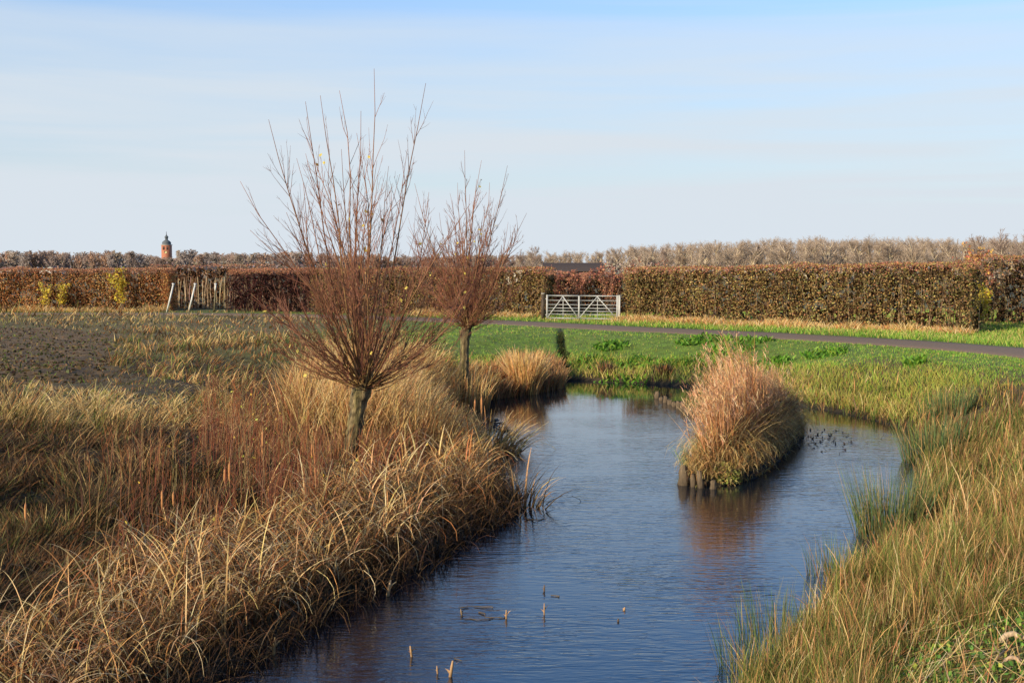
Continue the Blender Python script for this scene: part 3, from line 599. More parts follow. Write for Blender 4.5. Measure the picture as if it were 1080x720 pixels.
# ------------------------------------------------------------------ willows
def willow(base, head, trunk_r, nmain, nthin, Lmax, spread, label, seed, thick=1.0, kt=1.0):
    global R
    R = np.random.default_rng(seed)
    base = np.array(base, float); head = np.array(head, float); r = empty('pollard_willow', base, label, 'willow tree')
    K = 26; t = np.linspace(-.12, 1, K)[:, None]; P = (head-base)*t; P[:, 0] += .03*np.sin(t[:, 0]*5)
    rad = trunk_r*(1.25-.3*np.clip(t[:, 0], 0, 1)); rad[:5] *= 1.15; rad[-6:] *= np.array([1.0, 1.06, 1.15, 1.28, 1.34, 1.15])
    c0, c1 = (.19, .14, .065), (.33, .245, .12)
    g0 = tubes(P[None], rad[None], c0, c1, 16); V = g0[0].copy(); an = np.tile(np.arange(16), K)
    V[:, :2] += (P[np.repeat(np.arange(K), 16)][:, :2]*0)
    bump = 1+.14*np.sin(an*2.36+seed)+.09*R.normal(size=len(V)); cc_ = np.repeat(P, 16, 0); V[:, :2] = cc_[:, :2]+(V[:, :2]-cc_[:, :2])*bump[:, None]
    gc = np.array(g0[2])*(.35+.9*np.clip(.5+.5*np.sin(an*2.36+seed)+.35*R.normal(size=len(V)), 0, 1.4))[:, None]*np.where((np.sin(an*1.1+V[:, 2]*5) > .3)[:, None], np.array((.95, 1.02, .85)), 1)  # hollows between bark ridges darkened, crevice shade painted into vertex colour
    build('trunk', [(V, g0[1], gc)], M_bark, r, True)
    hp = head-base
    # knobbly head: lumps of cut stubs
    lumps = []
    for i in range(16):
        d_ = R.normal(size=3); d_[2] = abs(d_[2])*.8-.1; d_ /= np.linalg.norm(d_); q = hp+d_*trunk_r*.7
        rr = trunk_r*R.uniform(.25, .5); t_ = np.linspace(0, 1, 5)
        P_ = q[None]+d_[None]*(t_[:, None]-.4)*rr*2; lumps.append(tubes(P_[None], (rr*np.sqrt(np.clip(1-(t_*2-1)**2, .05, 1)))[None], (.14, .10, .06), (.2, .14, .08), 8))
    build('head', lumps, M_bark, r, True)
    def shoot_set(n, emin, emax, L0, jit=.05, K=8, crown=1.0, up=.6, lo=.5):
        e = np.radians(emin+(emax-emin)*R.random(n)**1.15); a = R.uniform(0, 6.3, n)
        d_ = np.stack([np.cos(e)*np.cos(a)*spread, np.cos(e)*np.sin(a)*spread, np.sin(e)], 1)
        L = L0*(.56+.44*(e/math.radians(85)))*R.uniform(lo, 1.0, n)
        S = hp+d_*trunk_r*.6+R.normal(0, .06, (n, 3))*np.array((1, 1, .6))
        return paths(S, d_, L, up, K, jit), L
    nu = int(nmain*.58); mA, LA = shoot_set(nu, 50, 88, Lmax, .085, 8, 1, .35, .6); mB, LB = shoot_set(nmain-nu, 14, 55, Lmax*.95, .10, 8, 1, .95, .45)
    main = np.concatenate([mA, mB]); L = np.concatenate([LA, LB])
    main[0] = paths(hp[None], np.array([[.02, .1, 1.]]), np.array([Lmax*1.03]), .2, 8, .03)[0]
    main[1] = paths(hp[None], np.array([[.28, .1, 1.]]), np.array([Lmax*.98]), .5, 8, .03)[0]
    main[2] = paths(hp[None], np.array([[-.45, .1, .9]]), np.array([Lmax*.9]), .9, 8, .03)[0]
    L[:3] = Lmax
    for q in main[3:]:
        ext = np.abs(q[:, :2]-hp[:2]).max(); lim = Lmax*.34
        if ext > lim: q[:] = hp+(q-hp)*(lim/ext)**.9
    for i in range(nmain):
        c0 = np.array((.20, .13, .045) if R.random() < .5 else (.12, .07, .035))*R.uniform(.6, 1.2); c1 = np.array((.20, .085, .05))*R.uniform(.7, 1.2)
        lf = (L[i]/Lmax)**.7; rr = np.linspace(1, .12, 8)**.8*.0185*thick*lf
        gs = [tubes(main[i:i+1], rr[None], c0, c1, 6)]
        tw, ix, tt = grow(main[i:i+1], 17, .15, L[i]*.20, .42, .4, 4, .07, .85)
        gs.append(tubes(tw, np.linspace(.0055, .0016, 4)[None]*thick*kt, c1*1.15, c1, 3))
        t2, ix, tt = grow(tw, 3, .2, .2, .45, .3, 3, .08); gs.append(tubes(t2, np.linspace(.0028, .0013, 3)[None]*thick*kt, c1, c1*.95, 3))
        if i % 5 == 0:
            lp = tw[::5, 3]; gs.append(cards(lp, .05, (.42, .34, .07), 1.6))
        build('branch', gs, M_twig, r, False)
    thin, L = shoot_set(nthin, 8, 84, Lmax*.66, .11, 6, 1, .7, .4)
    n = nthin; c0 = pick([(.16, .09, .035), (.26, .16, .06), (.13, .055, .035)], n); c1 = pick([(.22, .075, .05), (.27, .11, .065)], n)
    gs = [tubes(thin, (np.linspace(1, .16, 6)[None]*(.0075*thick)*np.ones((n, 1))), c0, c1, 4)]
    tw, ix, tt = grow(thin, 5, .2, L*.26, .5, .35, 4, .1); gs.append(tubes(tw, np.linspace(.0038, .0014, 4)[None]*thick*kt, c1[ix], c1[ix], 3))
    build('fine_shoots', gs, M_twig, r)
    return r
def on_ground(px, Y):
    p = at_depth(px, 400, Y); d, isl = land_d([p[0]], [Y]); return (p[0], Y, float(height(np.array([p[0]]), np.array([Y]), d, isl)[0]))
b0 = on_ground(361, 18.0); h0 = at_depth(384, 408, 18.0)
willow(b0, h0, .108, 62, 85, 5.0, 1.05, 'large leafless pollard willow with a wide fan of reddish shoots beside the near left bank', 11, 1.0)
b0 = on_ground(484, 29.0); h0 = at_depth(493, 346, 29.0)
willow(b0, h0, .10, 54, 80, 4.4, .9, 'smaller leafless pollard willow standing beyond the large one near the path', 23, 1.15, 1.15)
R = np.random.default_rng(99)
bw = on_ground(361, 18.0)
plant('reed_clump', clump(bw[0]+.05, bw[1]-.35, .6, 420, .8, [TAN, RUST, BRN, (.3, .12, .05)], [2, 2, 2, 2], .6, (0, .35), (0, 1.0), 5, dark=.3), 'rusty reed and stem clump growing round the foot of the large willow', 'reeds', loc=(bw[0], bw[1]-.35))
bw = on_ground(484, 29.0)
plant('reed_clump', clump(bw[0], bw[1]-.5, .8, 500, 1.0, [STRAW, TAN, RUST], [2, 3, 1], .7, (0, .25), (0, .9), 5, dark=.3), 'straw reed clump hiding the foot of the smaller willow', 'reeds', loc=(bw[0], bw[1]-.5))

# ------------------------------------------------------------------ hedges
def hedge(a, b_, depth, h, cols, wts, label, n_m=2000, tops=None, stems=.3, core=(.045, .025, .012), rough=.2, leaf=.047, dens=1.0, topcols=None, name='hedge', z0=ZG):
    a = np.array(a, float); b_ = np.array(b_, float); Lh = np.linalg.norm(b_-a); dr = (b_-a)/Lh; nb = np.array((-dr[1], dr[0]))
    if nb[1] < 0: nb = -nb
    r = empty(name, (*a, z0), label, 'hedge')
    hf = h if callable(h) else (lambda u: h+0*u)
    tow = lambda u, v, w: np.stack([dr[0]*u+nb[0]*v, dr[1]*u+nb[1]*v, w], 1)
    n = int(Lh*n_m*dens); u = R.uniform(0, Lh, n); k = R.random(n)
    H_ = hf(u)*(1+.09*(fbm(u, u*0, 1.3, 5)-.5)+.05*(vn(u, u*0, 6, 8)-.5))
    front = k < .70; topm = (k >= .70) & (k < .90); end = k >= .90
    v = np.where(front, np.abs(R.normal(0, rough, n))-.05, np.where(topm, R.uniform(0, depth, n), R.uniform(0, depth, n)))
    w = np.where(topm, H_-np.abs(R.normal(0, .07, n))+.03, R.random(n)**.9*H_)
    u = np.where(end & (R.random(n) < .5), np.abs(R.normal(0, rough, n)), np.where(end, Lh-np.abs(R.normal(0, rough, n)), u))
    v = v+(fbm(u*1.0, w*1.3, 1.1, 15)-.5)*.35
    c = pick(cols, n, wts, .45)*(.45+1.1*fbm(u*1.0, w*.6, .8, 16))[:, None]
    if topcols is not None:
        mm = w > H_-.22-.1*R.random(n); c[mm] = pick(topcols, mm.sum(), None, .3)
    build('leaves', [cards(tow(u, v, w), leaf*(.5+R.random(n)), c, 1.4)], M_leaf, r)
    m = int(Lh*16); us = R.uniform(.05, Lh-.05, m); Hs = hf(us)
    S = tow(us, R.uniform(.3, depth*.7, m), np.full(m, -.05)); dd = np.stack([R.normal(0, .08, m), R.normal(0, .08, m), np.ones(m)], 1)
    P_ = paths(S, dd, Hs*R.uniform(.9, 1.1, m), .1, 5, .06); cs = pick([(.26, .18, .11), (.2, .12, .07), (.35, .25, .15)], m)
    tw, ix, _ = grow(P_, 4, .55, .4, .35, .3, 3, .06)
    build('stems', [tubes(P_, np.linspace(.014, .005, 5)[None]*(1+stems), cs, cs*.8, 3), tubes(tw, np.array([[.009, .006, .004]]), cs[ix]*.8, cs[ix]*.8, 3)], M_twig, r)
    # dense dark inner wood
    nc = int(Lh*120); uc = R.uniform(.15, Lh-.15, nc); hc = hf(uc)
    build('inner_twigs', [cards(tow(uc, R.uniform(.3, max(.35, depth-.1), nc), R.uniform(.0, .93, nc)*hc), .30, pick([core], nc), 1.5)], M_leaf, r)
    return r
OB = [(.20, .135, .05), (.25, .16, .06), (.12, .085, .035), (.34, .26, .08), (.24, .12, .055), (.15, .15, .045)]
OBw = [3, 3, 3, 1, 2, 2]
RB = [(.46, .19, .07), (.38, .145, .055), (.52, .26, .10), (.14, .08, .04), (.22, .17, .06)]
RBw = [3, 3, 2, 2, 1.2]
TOPR = [(.30, .13, .08), (.24, .09, .06), (.34, .2, .08), (.24, .19, .06)]
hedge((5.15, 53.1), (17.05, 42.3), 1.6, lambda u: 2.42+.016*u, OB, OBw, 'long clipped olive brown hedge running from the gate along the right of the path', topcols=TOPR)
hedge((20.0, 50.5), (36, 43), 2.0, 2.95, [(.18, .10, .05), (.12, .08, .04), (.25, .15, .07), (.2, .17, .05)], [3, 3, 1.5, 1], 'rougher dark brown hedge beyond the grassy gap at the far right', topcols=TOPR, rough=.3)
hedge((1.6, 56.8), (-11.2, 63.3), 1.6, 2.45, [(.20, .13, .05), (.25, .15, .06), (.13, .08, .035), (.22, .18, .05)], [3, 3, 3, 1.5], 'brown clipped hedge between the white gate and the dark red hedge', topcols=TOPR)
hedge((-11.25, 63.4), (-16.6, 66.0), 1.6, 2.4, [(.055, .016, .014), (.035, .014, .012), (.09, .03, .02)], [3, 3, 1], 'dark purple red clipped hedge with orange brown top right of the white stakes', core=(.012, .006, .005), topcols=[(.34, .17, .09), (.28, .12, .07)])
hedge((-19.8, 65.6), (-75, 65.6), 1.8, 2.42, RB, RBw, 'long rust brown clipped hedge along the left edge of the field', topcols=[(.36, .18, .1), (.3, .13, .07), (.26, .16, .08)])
# gap with pale trunks
r = hedge((-14.8, 70.4), (-22.5, 70.4), 1.2, 2.65, [(.30, .15, .07), (.22, .10, .05)], [1, 1], 'thin leafy hedge with pale bare stems showing behind the white stakes', dens=.3, topcols=[(.36, .18, .1), (.28, .12, .07)])
m = 62; us = np.linspace(.1, 7.6, m)+R.normal(0, .04, m); P_ = paths(np.stack([-us, R.normal(-.12, .08, m), np.zeros(m)-.05], 1), np.stack([R.normal(0, .05, m), R.normal(0, .03, m), np.ones(m)], 1), R.uniform(1.7, 2.05, m), .05, 5, .04)
cs = pick([(.52, .40, .27), (.44, .32, .2), (.3, .2, .12)], m); build('pale_stem', [tubes(P_, np.linspace(.026, .014, 5)[None], cs, cs, 4)], M_twig, r)
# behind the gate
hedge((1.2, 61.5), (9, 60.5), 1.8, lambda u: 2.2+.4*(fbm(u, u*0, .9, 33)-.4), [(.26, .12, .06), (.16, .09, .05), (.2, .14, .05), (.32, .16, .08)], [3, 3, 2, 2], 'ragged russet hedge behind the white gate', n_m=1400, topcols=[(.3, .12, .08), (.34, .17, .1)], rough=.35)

def leafy_bush(name, x, y, h, w, cols, label, cat, n=900, leaf=.07, z0=ZG, group=None, bare=.5):
    r = empty(name, (x, y, z0), label, cat, group); m = 7
    st = paths(np.zeros((m, 3))+R.normal(0, .05, (m, 3))*np.array((1, 1, 0)), np.stack([R.normal(0, .25*w, m), R.normal(0, .25*w, m), np.ones(m)], 1), h*R.uniform(.75, 1, m), .2, 6, .07)
    tw, ix, _ = grow(st, 9, .2, h*.25, .6, .3, 4, .1)
    build('stem', [tubes(st, np.linspace(.02, .006, 6)[None], (.2, .14, .09), (.22, .12, .08), 4), tubes(tw, np.linspace(.01, .004, 4)[None], (.2, .12, .08), (.22, .12, .07), 3)], M_twig, r)
    i = R.integers(0, len(tw), n); j = R.integers(1, 4, n); p = tw[i, j]+R.normal(0, .07, (n, 3))
    build('leaves', [cards(p, leaf*(.6+.7*R.random(n)), pick(cols, n, None, .3), 1.4)], M_leaf, r)
YL = [(.55, .42, .04), (.6, .36, .03), (.38, .34, .05)]
def bpos(px, Y): return at_depth(px, 300, Y)[0]
leafy_bush('yellow_sapling', bpos(129, 65.2), 65.15, 2.35, .5, YL, 'tall narrow sapling with bright yellow leaves against the left hedge', 'sapling', 700, .085)
leafy_bush('yellow_sapling', bpos(48, 65.2), 65.1, 1.5, .5, YL+[(.25, .22, .05)], 'low yellow leaved sapling nearest the left edge against the left hedge', 'sapling', 380, .08)
leafy_bush('yellow_sapling', bpos(66, 65.2), 65.1, 1.6, .5, YL+[(.3, .24, .05)], 'low yellow leaved sapling second from the left against the left hedge', 'sapling', 420, .08)
leafy_bush('yellow_shrub', bpos(1031, 46.6), 46.6, 1.9, .8, YL, 'bright yellow leaved shrub just behind the end of the right hedge', 'shrub', 900, .08)
leafy_bush('russet_shrub', bpos(1026, 48.5), 48.5, 3.3, .9, [(.3, .11, .07), (.4, .24, .07), (.22, .09, .05)], 'tall russet leaved shrub rising above the end of the right hedge', 'shrub', 1100, .08)
for px, hgt, lab in ((690, 3.3, 'russet sapling rising above the hedge right of the gate'), (645, 2.9, 'dark red sapling rising behind the right end of the gate'), (607, 2.7, 'russet sapling in front of the barn roof'), (590, 2.3, 'low russet sapling behind the left half of the gate')):
    leafy_bush('russet_sapling', bpos(px, 60.4 if px < 650 else 62), 60.4 if px < 650 else 62, hgt, .8, [(.24, .09, .06), (.32, .15, .08), (.17, .07, .05)], lab, 'sapling', 700, .08)

# ------------------------------------------------------------------ gate
gl = np.array(ground_point(577, 337.5, ZG)); gr_ = np.array(ground_point(651, 338.5, ZG)); GL = np.linalg.norm(gr_-gl); ga = math.atan2(gr_[1]-gl[1], gr_[0]-gl[0])
gate = empty('field_gate', (gl[0], gl[1], ZG), 'white painted metal field gate with horizontal rails and diagonal braces', 'gate'); gate.rotation_euler = (0, 0, ga)
WH = (.55, .55, .53); z0, z1 = .10, 1.16
for nm, xx in (('side_upright', 0), ('centre_upright', GL*.46), ('side_upright', GL)):
    build(nm, [beam((xx, 0, z0-.02), (xx, 0, z1+(.04 if nm[0] == 's' else .0)), .075, .055, WH)], M_paint, gate)
for xx in (GL*.23, GL*.72): build('thin_upright', [beam((xx, .022, z0), (xx, .022, z1-.02), .03, .02, WH)], M_paint, gate)
for i, z in enumerate((z1, .94, .74, .58, .44, .29, z0)):
    for (a, b_) in ((.03, GL*.46-.03), (GL*.46+.03, GL-.03)):
        w = .06 if i in (0, 6) else .04
        build('rail', [tubes(np.array([[(a, 0, z), ((a+b_)/2, 0, z-.004), (b_, 0, z)]]), w/2, WH, WH, 8)], M_paint, gate)
for a, b_ in (((.04, z0+.04), (GL*.23, z1-.04)), ((GL*.23, z1-.04), (GL*.46-.04, z0+.04)), ((GL*.46+.04, z0+.04), (GL*.72, z1-.04)), ((GL*.72, z1-.04), (GL-.04, z0+.04))):
    build('brace', [beam((a[0], -.035, a[1]), (b_[0], -.035, b_[1]), .045, .02, WH)], M_paint, gate)
for z in (.25, 1.0): build('hinge', [beam((-.12, 0, z), (.02, 0, z), .05, .03, (.4, .4, .4))], M_paint, gate)
dx, dy = math.cos(ga), math.sin(ga)
def post(x, y, h, w, c, label, mat, name='gate_post', cap=(.5, .45, .38), lean=0, group=None, cat='post'):
    o = empty(name, (x, y, ZG-.05), label, cat, group); build('shaft', [beam((0, 0, 0), (lean, 0, h), w, w, c)], mat, o)
    build('cap', [beam((lean, 0, h), (lean*1.03, 0, h+.05), w*1.12, w*1.12, cap)], mat, o); return o
post(gl[0]-.2*dx, gl[1]-.2*dy, 1.28, .16, (.09, .065, .045), 'dark square wooden post at the hinge side of the white gate', M_wood)
post(gr_[0]+.1*dx, gr_[1]+.1*dy, 1.2, .09, (.7, .69, .65), 'slim pale post at the latch side of the white gate', M_paint, cap=(.7, .7, .66))
# white stakes
def stake(pxb, pyb, pxt, pyt, label, Y=64.2, whitefrom=0):
    b_ = at_depth(pxb, pyb, Y); t = at_depth(pxt, pyt, Y); o = empty('marker_stake', (b_[0], Y, ZG-.02), label, 'stake', 'white stakes by the left hedge')
    d_ = np.array((t[0]-b_[0], 0, t[2]-ZG))
    if whitefrom: build('lower_pole', [beam((0, 0, 0), d_*whitefrom, .075, .075, (.2, .17, .1))], M_wood, o)
    build('painted_pole', [beam(d_*whitefrom, d_*.97, .09 if whitefrom else .085, .06, (.78, .78, .75))], M_paint, o)
    build('cap', [beam(d_*.97, d_*1.02, .15, .09, (.7, .72, .75))], M_paint, o)
stake(176, 331, 183, 299, 'left leaning white stake at the end of the left hedge'); stake(199, 331, 206, 299, 'middle leaning white stake in the gap between the hedges')
stake(226, 331, 227.5, 299, 'upright stake with only its top painted white, rightmost of three', whitefrom=.76)

# ------------------------------------------------------------------ buildings
def barn():
    x0, Y = at_depth(574, 280, 170)[0], 170; x1 = at_depth(637, 280, 170)[0]; zt = at_depth(600, 277, Y)[2]; ze = at_depth(600, 284.5, Y)[2]
    o = empty('brick_barn', ((x0+x1)/2, Y, ZG), 'low red brick barn with a long dark roof behind the gate', 'barn'); hw = (x1-x0)/2; e = ze-ZG; rg = zt-ZG; D_ = 6
    br = (.45, .20, .12)
    V = [(-hw, 0, 0), (hw, 0, 0), (hw, D_, 0), (-hw, D_, 0), (-hw, 0, e), (hw, 0, e), (hw, D_, e), (-hw, D_, e), (-hw, D_/2, rg-.06), (hw, D_/2, rg-.06)]
    Qs = [(0, 1, 5, 4), (2, 3, 7, 6), (3, 0, 4, 8), (3, 8, 7, 7), (1, 2, 6, 9), (1, 9, 5, 5)]
    Qs = [(0, 1, 5, 4), (2, 3, 7, 6), (3, 0, 4, 7), (1, 2, 6, 5), (4, 4, 8, 7), (5, 6, 9, 9)]
    V2 = V; me = [(V2, [(0, 1, 5, 4), (2, 3, 7, 6), (3, 0, 4, 7), (1, 2, 6, 5)], br)]
    build('wall', me, M_wall, o)
    for s in (-1, 1):
        build('gable', [beam((s*(hw-.1), D_/2-1.6, e+.3*(rg-e)), (s*(hw-.1), D_/2+1.6, e+.3*(rg-e)), .2, (rg-e)*.6, br), ([(s*hw, 0, e), (s*hw, D_, e), (s*hw, D_/2+.02, rg-.05), (s*hw, D_/2-.02, rg-.05)], [(0, 1, 2, 3)], br)], M_wall, o)
    dk = (.07, .055, .055)
    build('roof', [([(-hw-.15, -.35, e-.12), (hw+.15, -.35, e-.12), (hw+.15, D_/2, rg), (-hw-.15, D_/2, rg), (-hw-.15, -.35, e-.26), (hw+.15, -.35, e-.26)], [(0, 1, 2, 3), (4, 5, 1, 0)], dk),
                   ([(-hw-.15, D_+.35, e-.12), (hw+.15, D_+.35, e-.12), (hw+.15, D_/2, rg), (-hw-.15, D_/2, rg)], [(1, 0, 3, 2)], dk)], M_wall, o)
    for s in (-.5, .1, .6): build('window', [box(s*hw-.5, s*hw+.5, -.04, .02, 1.0, 2.0, (.05, .05, .06))], M_wall, o)
barn()
def cottage(px, Y, w, zt_px, label, wallc=(.7, .66, .6), roofc=(.25, .12, .09), gable_front=False):
    c = at_depth(px, zt_px, Y); rg = c[2]-ZG; e = rg*.62; hw = w/2; D_ = w*.8
    o = empty('far_house', (c[0], Y, ZG), label, 'house')
    if gable_front:
        build('wall', [box(-hw, hw, 0, D_, 0, e, wallc), ([(-hw, -.01, e), (hw, -.01, e), (.02, -.01, rg), (-.02, -.01, rg)], [(0, 1, 2, 3)], wallc)], M_wall, o)
        build('roof', [([(-hw-.3, -.3, e-.25), (-hw-.3, D_, e-.25), (0, D_, rg+.12), (0, -.3, rg+.12)], [(0, 1, 2, 3)], roofc), ([(hw+.3, -.3, e-.25), (hw+.3, D_, e-.25), (0, D_, rg+.12), (0, -.3, rg+.12)], [(0, 1, 2, 3)], roofc)], M_wall, o)
    else:
        build('wall', [box(-hw, hw, 0, D_, 0, e, wallc)], M_wall, o)
        build('roof', [([(-hw-.3, -.3, e-.1), (hw+.3, -.3, e-.1), (hw, D_/2, rg), (-hw, D_/2, rg)], [(0, 1, 2, 3)], roofc), ([(-hw-.3, D_+.3, e-.1), (hw+.3, D_+.3, e-.1), (hw, D_/2, rg), (-hw, D_/2, rg)], [(0, 1, 2, 3)], roofc)], M_wall, o)
    build('chimney', [box(hw*.5, hw*.5+w*.09, D_*.45, D_*.55, rg*.8, rg*1.08, (.35, .2, .15))], M_wall, o)
    for s in (-.5, .5): build('window', [box(s*hw-.5, s*hw+.5, -.05, -.02, e*.55, e*.8, (.06, .06, .07))], M_wall, o)
cottage(52, 400, 7, 281, 'white gabled far house peeping over the left hedge', gable_front=True)
cottage(11, 420, 9, 281.5, 'far house with a pale front nearest the left edge above the hedge')
cottage(216, 300, 6.5, 280.5, 'small dark roofed far house above the hedge near the stakes', (.4, .38, .36), (.06, .06, .07))
cottage(546, 180, 3.6, 283, 'small cream far house left of the barn', (.75, .68, .55), (.35, .2, .14), gable_front=True)
# church tower
def tower():
    Y = 900; s = Y/F; c = at_depth(176.5, 300, Y); X0 = c[0]; zz_ = lambda py: at_depth(176, py, Y)[2]-ZG
    o = empty('church_tower', (X0, Y, ZG), 'slender red brick church tower with grey dome and spire above the far trees', 'church tower')
    w = 4.3*s; BR = (.50, .19, .11)
    build('brick_shaft', [box(-w, w, -w, w, 0, zz_(258.6), BR)], M_wall, o)
    for xx in (-w*.45, w*.45): build('belfry_window', [box(xx-.75, xx+.75, -w-.1, -w-.02, zz_(263.5), zz_(260), (.1, .06, .05))], M_wall, o)
    build('clock_face', [tubes(np.array([[(0, -w-.25, zz_(266)), (0, -w-.02, zz_(266))]]), 1.1, (.7, .6, .3), (.7, .6, .3), 12)], M_wall, o)
    build('cornice', [box(-w*1.12, w*1.12, -w*1.12, w*1.12, zz_(258.6), zz_(257.9), (.5, .45, .4))], M_wall, o)
    prof = [(257.9, 1.05), (256.5, 1.1), (255.0, .98), (254, .7), (253.2, .42)]
    P_ = np.array([[(0, 0, zz_(a)) for a, b_ in prof]]); gr = (.13, .15, .17)
    build('dome', [tubes(P_, np.array([[b_*w for a, b_ in prof]]), gr, gr, 16)], M_wall, o, True)
    prof = [(253.2, .36), (250.8, .36), (250.6, .5), (249.6, .45), (248.4, .2), (247.6, .1)]
    P_ = np.array([[(0, 0, zz_(a)) for a, b_ in prof]])
    build('lantern', [tubes(P_, np.array([[b_*w for a, b_ in prof]]), gr, gr, 12)], M_wall, o, True)
    build('spire', [tubes(np.array([[(0, 0, zz_(247.6)), (0, 0, zz_(244))]]), np.array([[.3, .12]]), gr, gr, 6)], M_wall, o)
tower()

# ------------------------------------------------------------------ bare trees
def bare_tree_geo(h, w, seed, tk=.03, col=(.30, .24, .20), tcol=(.24, .18, .15), trunks=1, nb=26, fine=7, tr=.16):
    global R
    keep = R; R = np.random.default_rng(seed)
    tp = paths(np.zeros((1, 3)), np.array([[R.normal(0, .05), 0, 1.]]), np.array([h*.85]), .1, 8, .05)
    g = [tubes(tp, np.linspace(1, .2, 8)[None]*tr, col, tcol, 6)]
    b1, i1, t1 = grow(tp, nb, .22, h*.42*w, .55, .7, 5, .08); g.append(tubes(b1, np.linspace(.075, .03, 5)[None]*(tr/.16), col, tcol, 4))
    b2, i2, t2 = grow(b1, fine, .2, h*.17, .55, .35, 4, .1); g.append(tubes(b2, np.linspace(1.1, .8, 4)[None]*tk, tcol, tcol, 3))
    b3, i3, t3 = grow(b2, 4, .15, h*.09, .6, .3, 3, .12); g.append(tubes(b3, np.linspace(.8, .6, 3)[None]*tk, tcol, np.array(tcol)*1.05, 3))
    top_ = max(float(np.asarray(q_[0])[:, 2].max()) for q_ in g); g = [(np.asarray(v_)*np.array((1, 1, h/top_)), q_, c_) for v_, q_, c_ in g]
    R = keep; return g
def place_tree(proto_children, name, x, y, s, rz, label, cat, group, z=ZG):
    r = empty(name, (x, y, z), label, cat, group); r.scale = (s[0], s[0], s[1]); r.rotation_euler = (0, 0, rz)
    for ch in proto_children:
        c = ch.copy(); COL.objects.link(c); c.parent = r
    return r
def proto(geo, nm):
    t = build('trunk', geo[:2], M_far, None); c = build('crown', geo[2:], M_far, None)
    return t, c
def free(objs):
    for o in objs: bpy.data.objects.remove(o)
# right-hand wood: two rows of pale bare trees, distance haze painted into colour
protos = [proto(bare_tree_geo(11, .9, 40+i, .021, (.60, .51, .42), (.44, .345, .265), nb=24, fine=8, tr=.24), 't') for i in range(5)]
def silhouette(px): return np.interp(px, [545, 560, 575, 600, 640, 660, 690, 720, 760, 800, 850, 900, 935, 985, 1020, 1040, 1080, 1200], [268, 266, 264, 266, 264, 259, 258, 256, 254, 252, 250.5, 249.5, 250, 250, 252, 250, 250, 250])
lab = 'pale grey bare tree standing in the long wood behind the right hedge'
for row_, Y in enumerate((235, 262, 300)):
    for px in np.arange(548, 1200, 9.5 if row_ < 2 else 8):
        q = px+random.uniform(-4, 4); py = silhouette(q)+random.triangular(-4, 4, 0)
        if q < 660 and row_ < 1: continue
        Yt = Y+random.uniform(-8, 8); top = at_depth(q, py, Yt)
        sz = (top[2]-ZG)/11.0; place_tree(random.choice(protos), 'bare_tree', top[0], Yt, (sz*random.uniform(.9, 1.7), sz), random.uniform(0, 6.3), lab, 'tree', 'bare trees of the wood behind the right hedge')
for ps in protos: free(ps)
# nearer open trees at the right edge
protos = [proto(bare_tree_geo(12, 1.05, 60+i, .032, (.40, .33, .27), (.30, .22, .18), nb=22, fine=7, tr=.13), 't') for i in range(3)]
for i, (px, py, Y, lb) in enumerate(((1036, 246, 150, 'leftmost open crowned bare tree taller than the wood at the right edge'), (1056, 240, 145, 'middle tall open crowned bare tree at the right edge'), (1077, 232, 140, 'tallest open crowned bare tree at the right edge of the view'), (1100, 230, 142, 'tall open bare tree just past the right edge'), (1125, 236, 150, 'outer tall open bare tree past the right edge'))):
    top = at_depth(px, py, Y); sz = (top[2]-ZG)/12; place_tree(protos[i % 3], 'open_bare_tree', top[0], Y, (sz*.9, sz), i*1.3, lb, 'tree', 'tall open trees at the right edge')
# loose trees by the barn and left of it
for i, (px, py, Y, lb) in enumerate(((566, 258, 200, 'slender bare tree left of the barn'), (548, 262, 200, 'bare tree partly behind the smaller willow'), (700, 256, 190, 'bare tree rising among russet saplings right of the barn'))):
    top = at_depth(px, py, Y); sz = (top[2]-ZG)/12; place_tree(protos[i % 3], 'slender_bare_tree', top[0], Y, (sz*.8, sz), i*2.1, lb, 'tree', None)
for ps in protos: free(ps)
# far wood on the left as one mass, haze painted into its twig colours
wl_ = []
for v in range(5):
    wl_.append(bare_tree_geo(10, 1.15, 80+v, .10, (.22, .17, .16), [(.46, .34, .28), (.40, .31, .27), (.52, .35, .25), (.38, .32, .29), (.44, .36, .29)][v], nb=22, fine=5, tr=.3))
gs = []
def sil2(px): return np.interp(px, [-100, 0, 30, 60, 80, 100, 120, 150, 163, 168, 188, 197, 215, 240, 270, 300, 350, 450, 560], [267, 266, 264, 265, 268, 265.5, 264.5, 267, 268, 271, 270.5, 262.5, 266, 266.5, 267, 264.5, 268, 269, 268])
for Y, step in ((560, 5.5), (640, 5)):
    for px in np.arange(-110, 570, step):
        q = px+random.uniform(-3, 3); py = sil2(q)+random.uniform(-1.8, 2.2)*(abs(q-177) > 14); Yt = Y+random.uniform(-20, 20); top = at_depth(q, py, Yt); s = (top[2]-ZG)/10.0
        a = random.uniform(0, 6.3); sw = s*random.uniform(.9, 1.5); k = random.uniform(.75, 1.2)
        for v_, q_, c_ in random.choice(wl_):
            v2 = rot2(v_, a)*np.array((sw, sw, s))+np.array((top[0], Yt, ZG)); cc2 = np.broadcast_to(np.asarray(c_, float), (len(v_), 3))*k
            gs.append((v2, q_, cc2))
props(build('far_wood', gs, M_far), 'hazy purple brown wood along the horizon behind the left hedge', 'wood', kind='stuff')
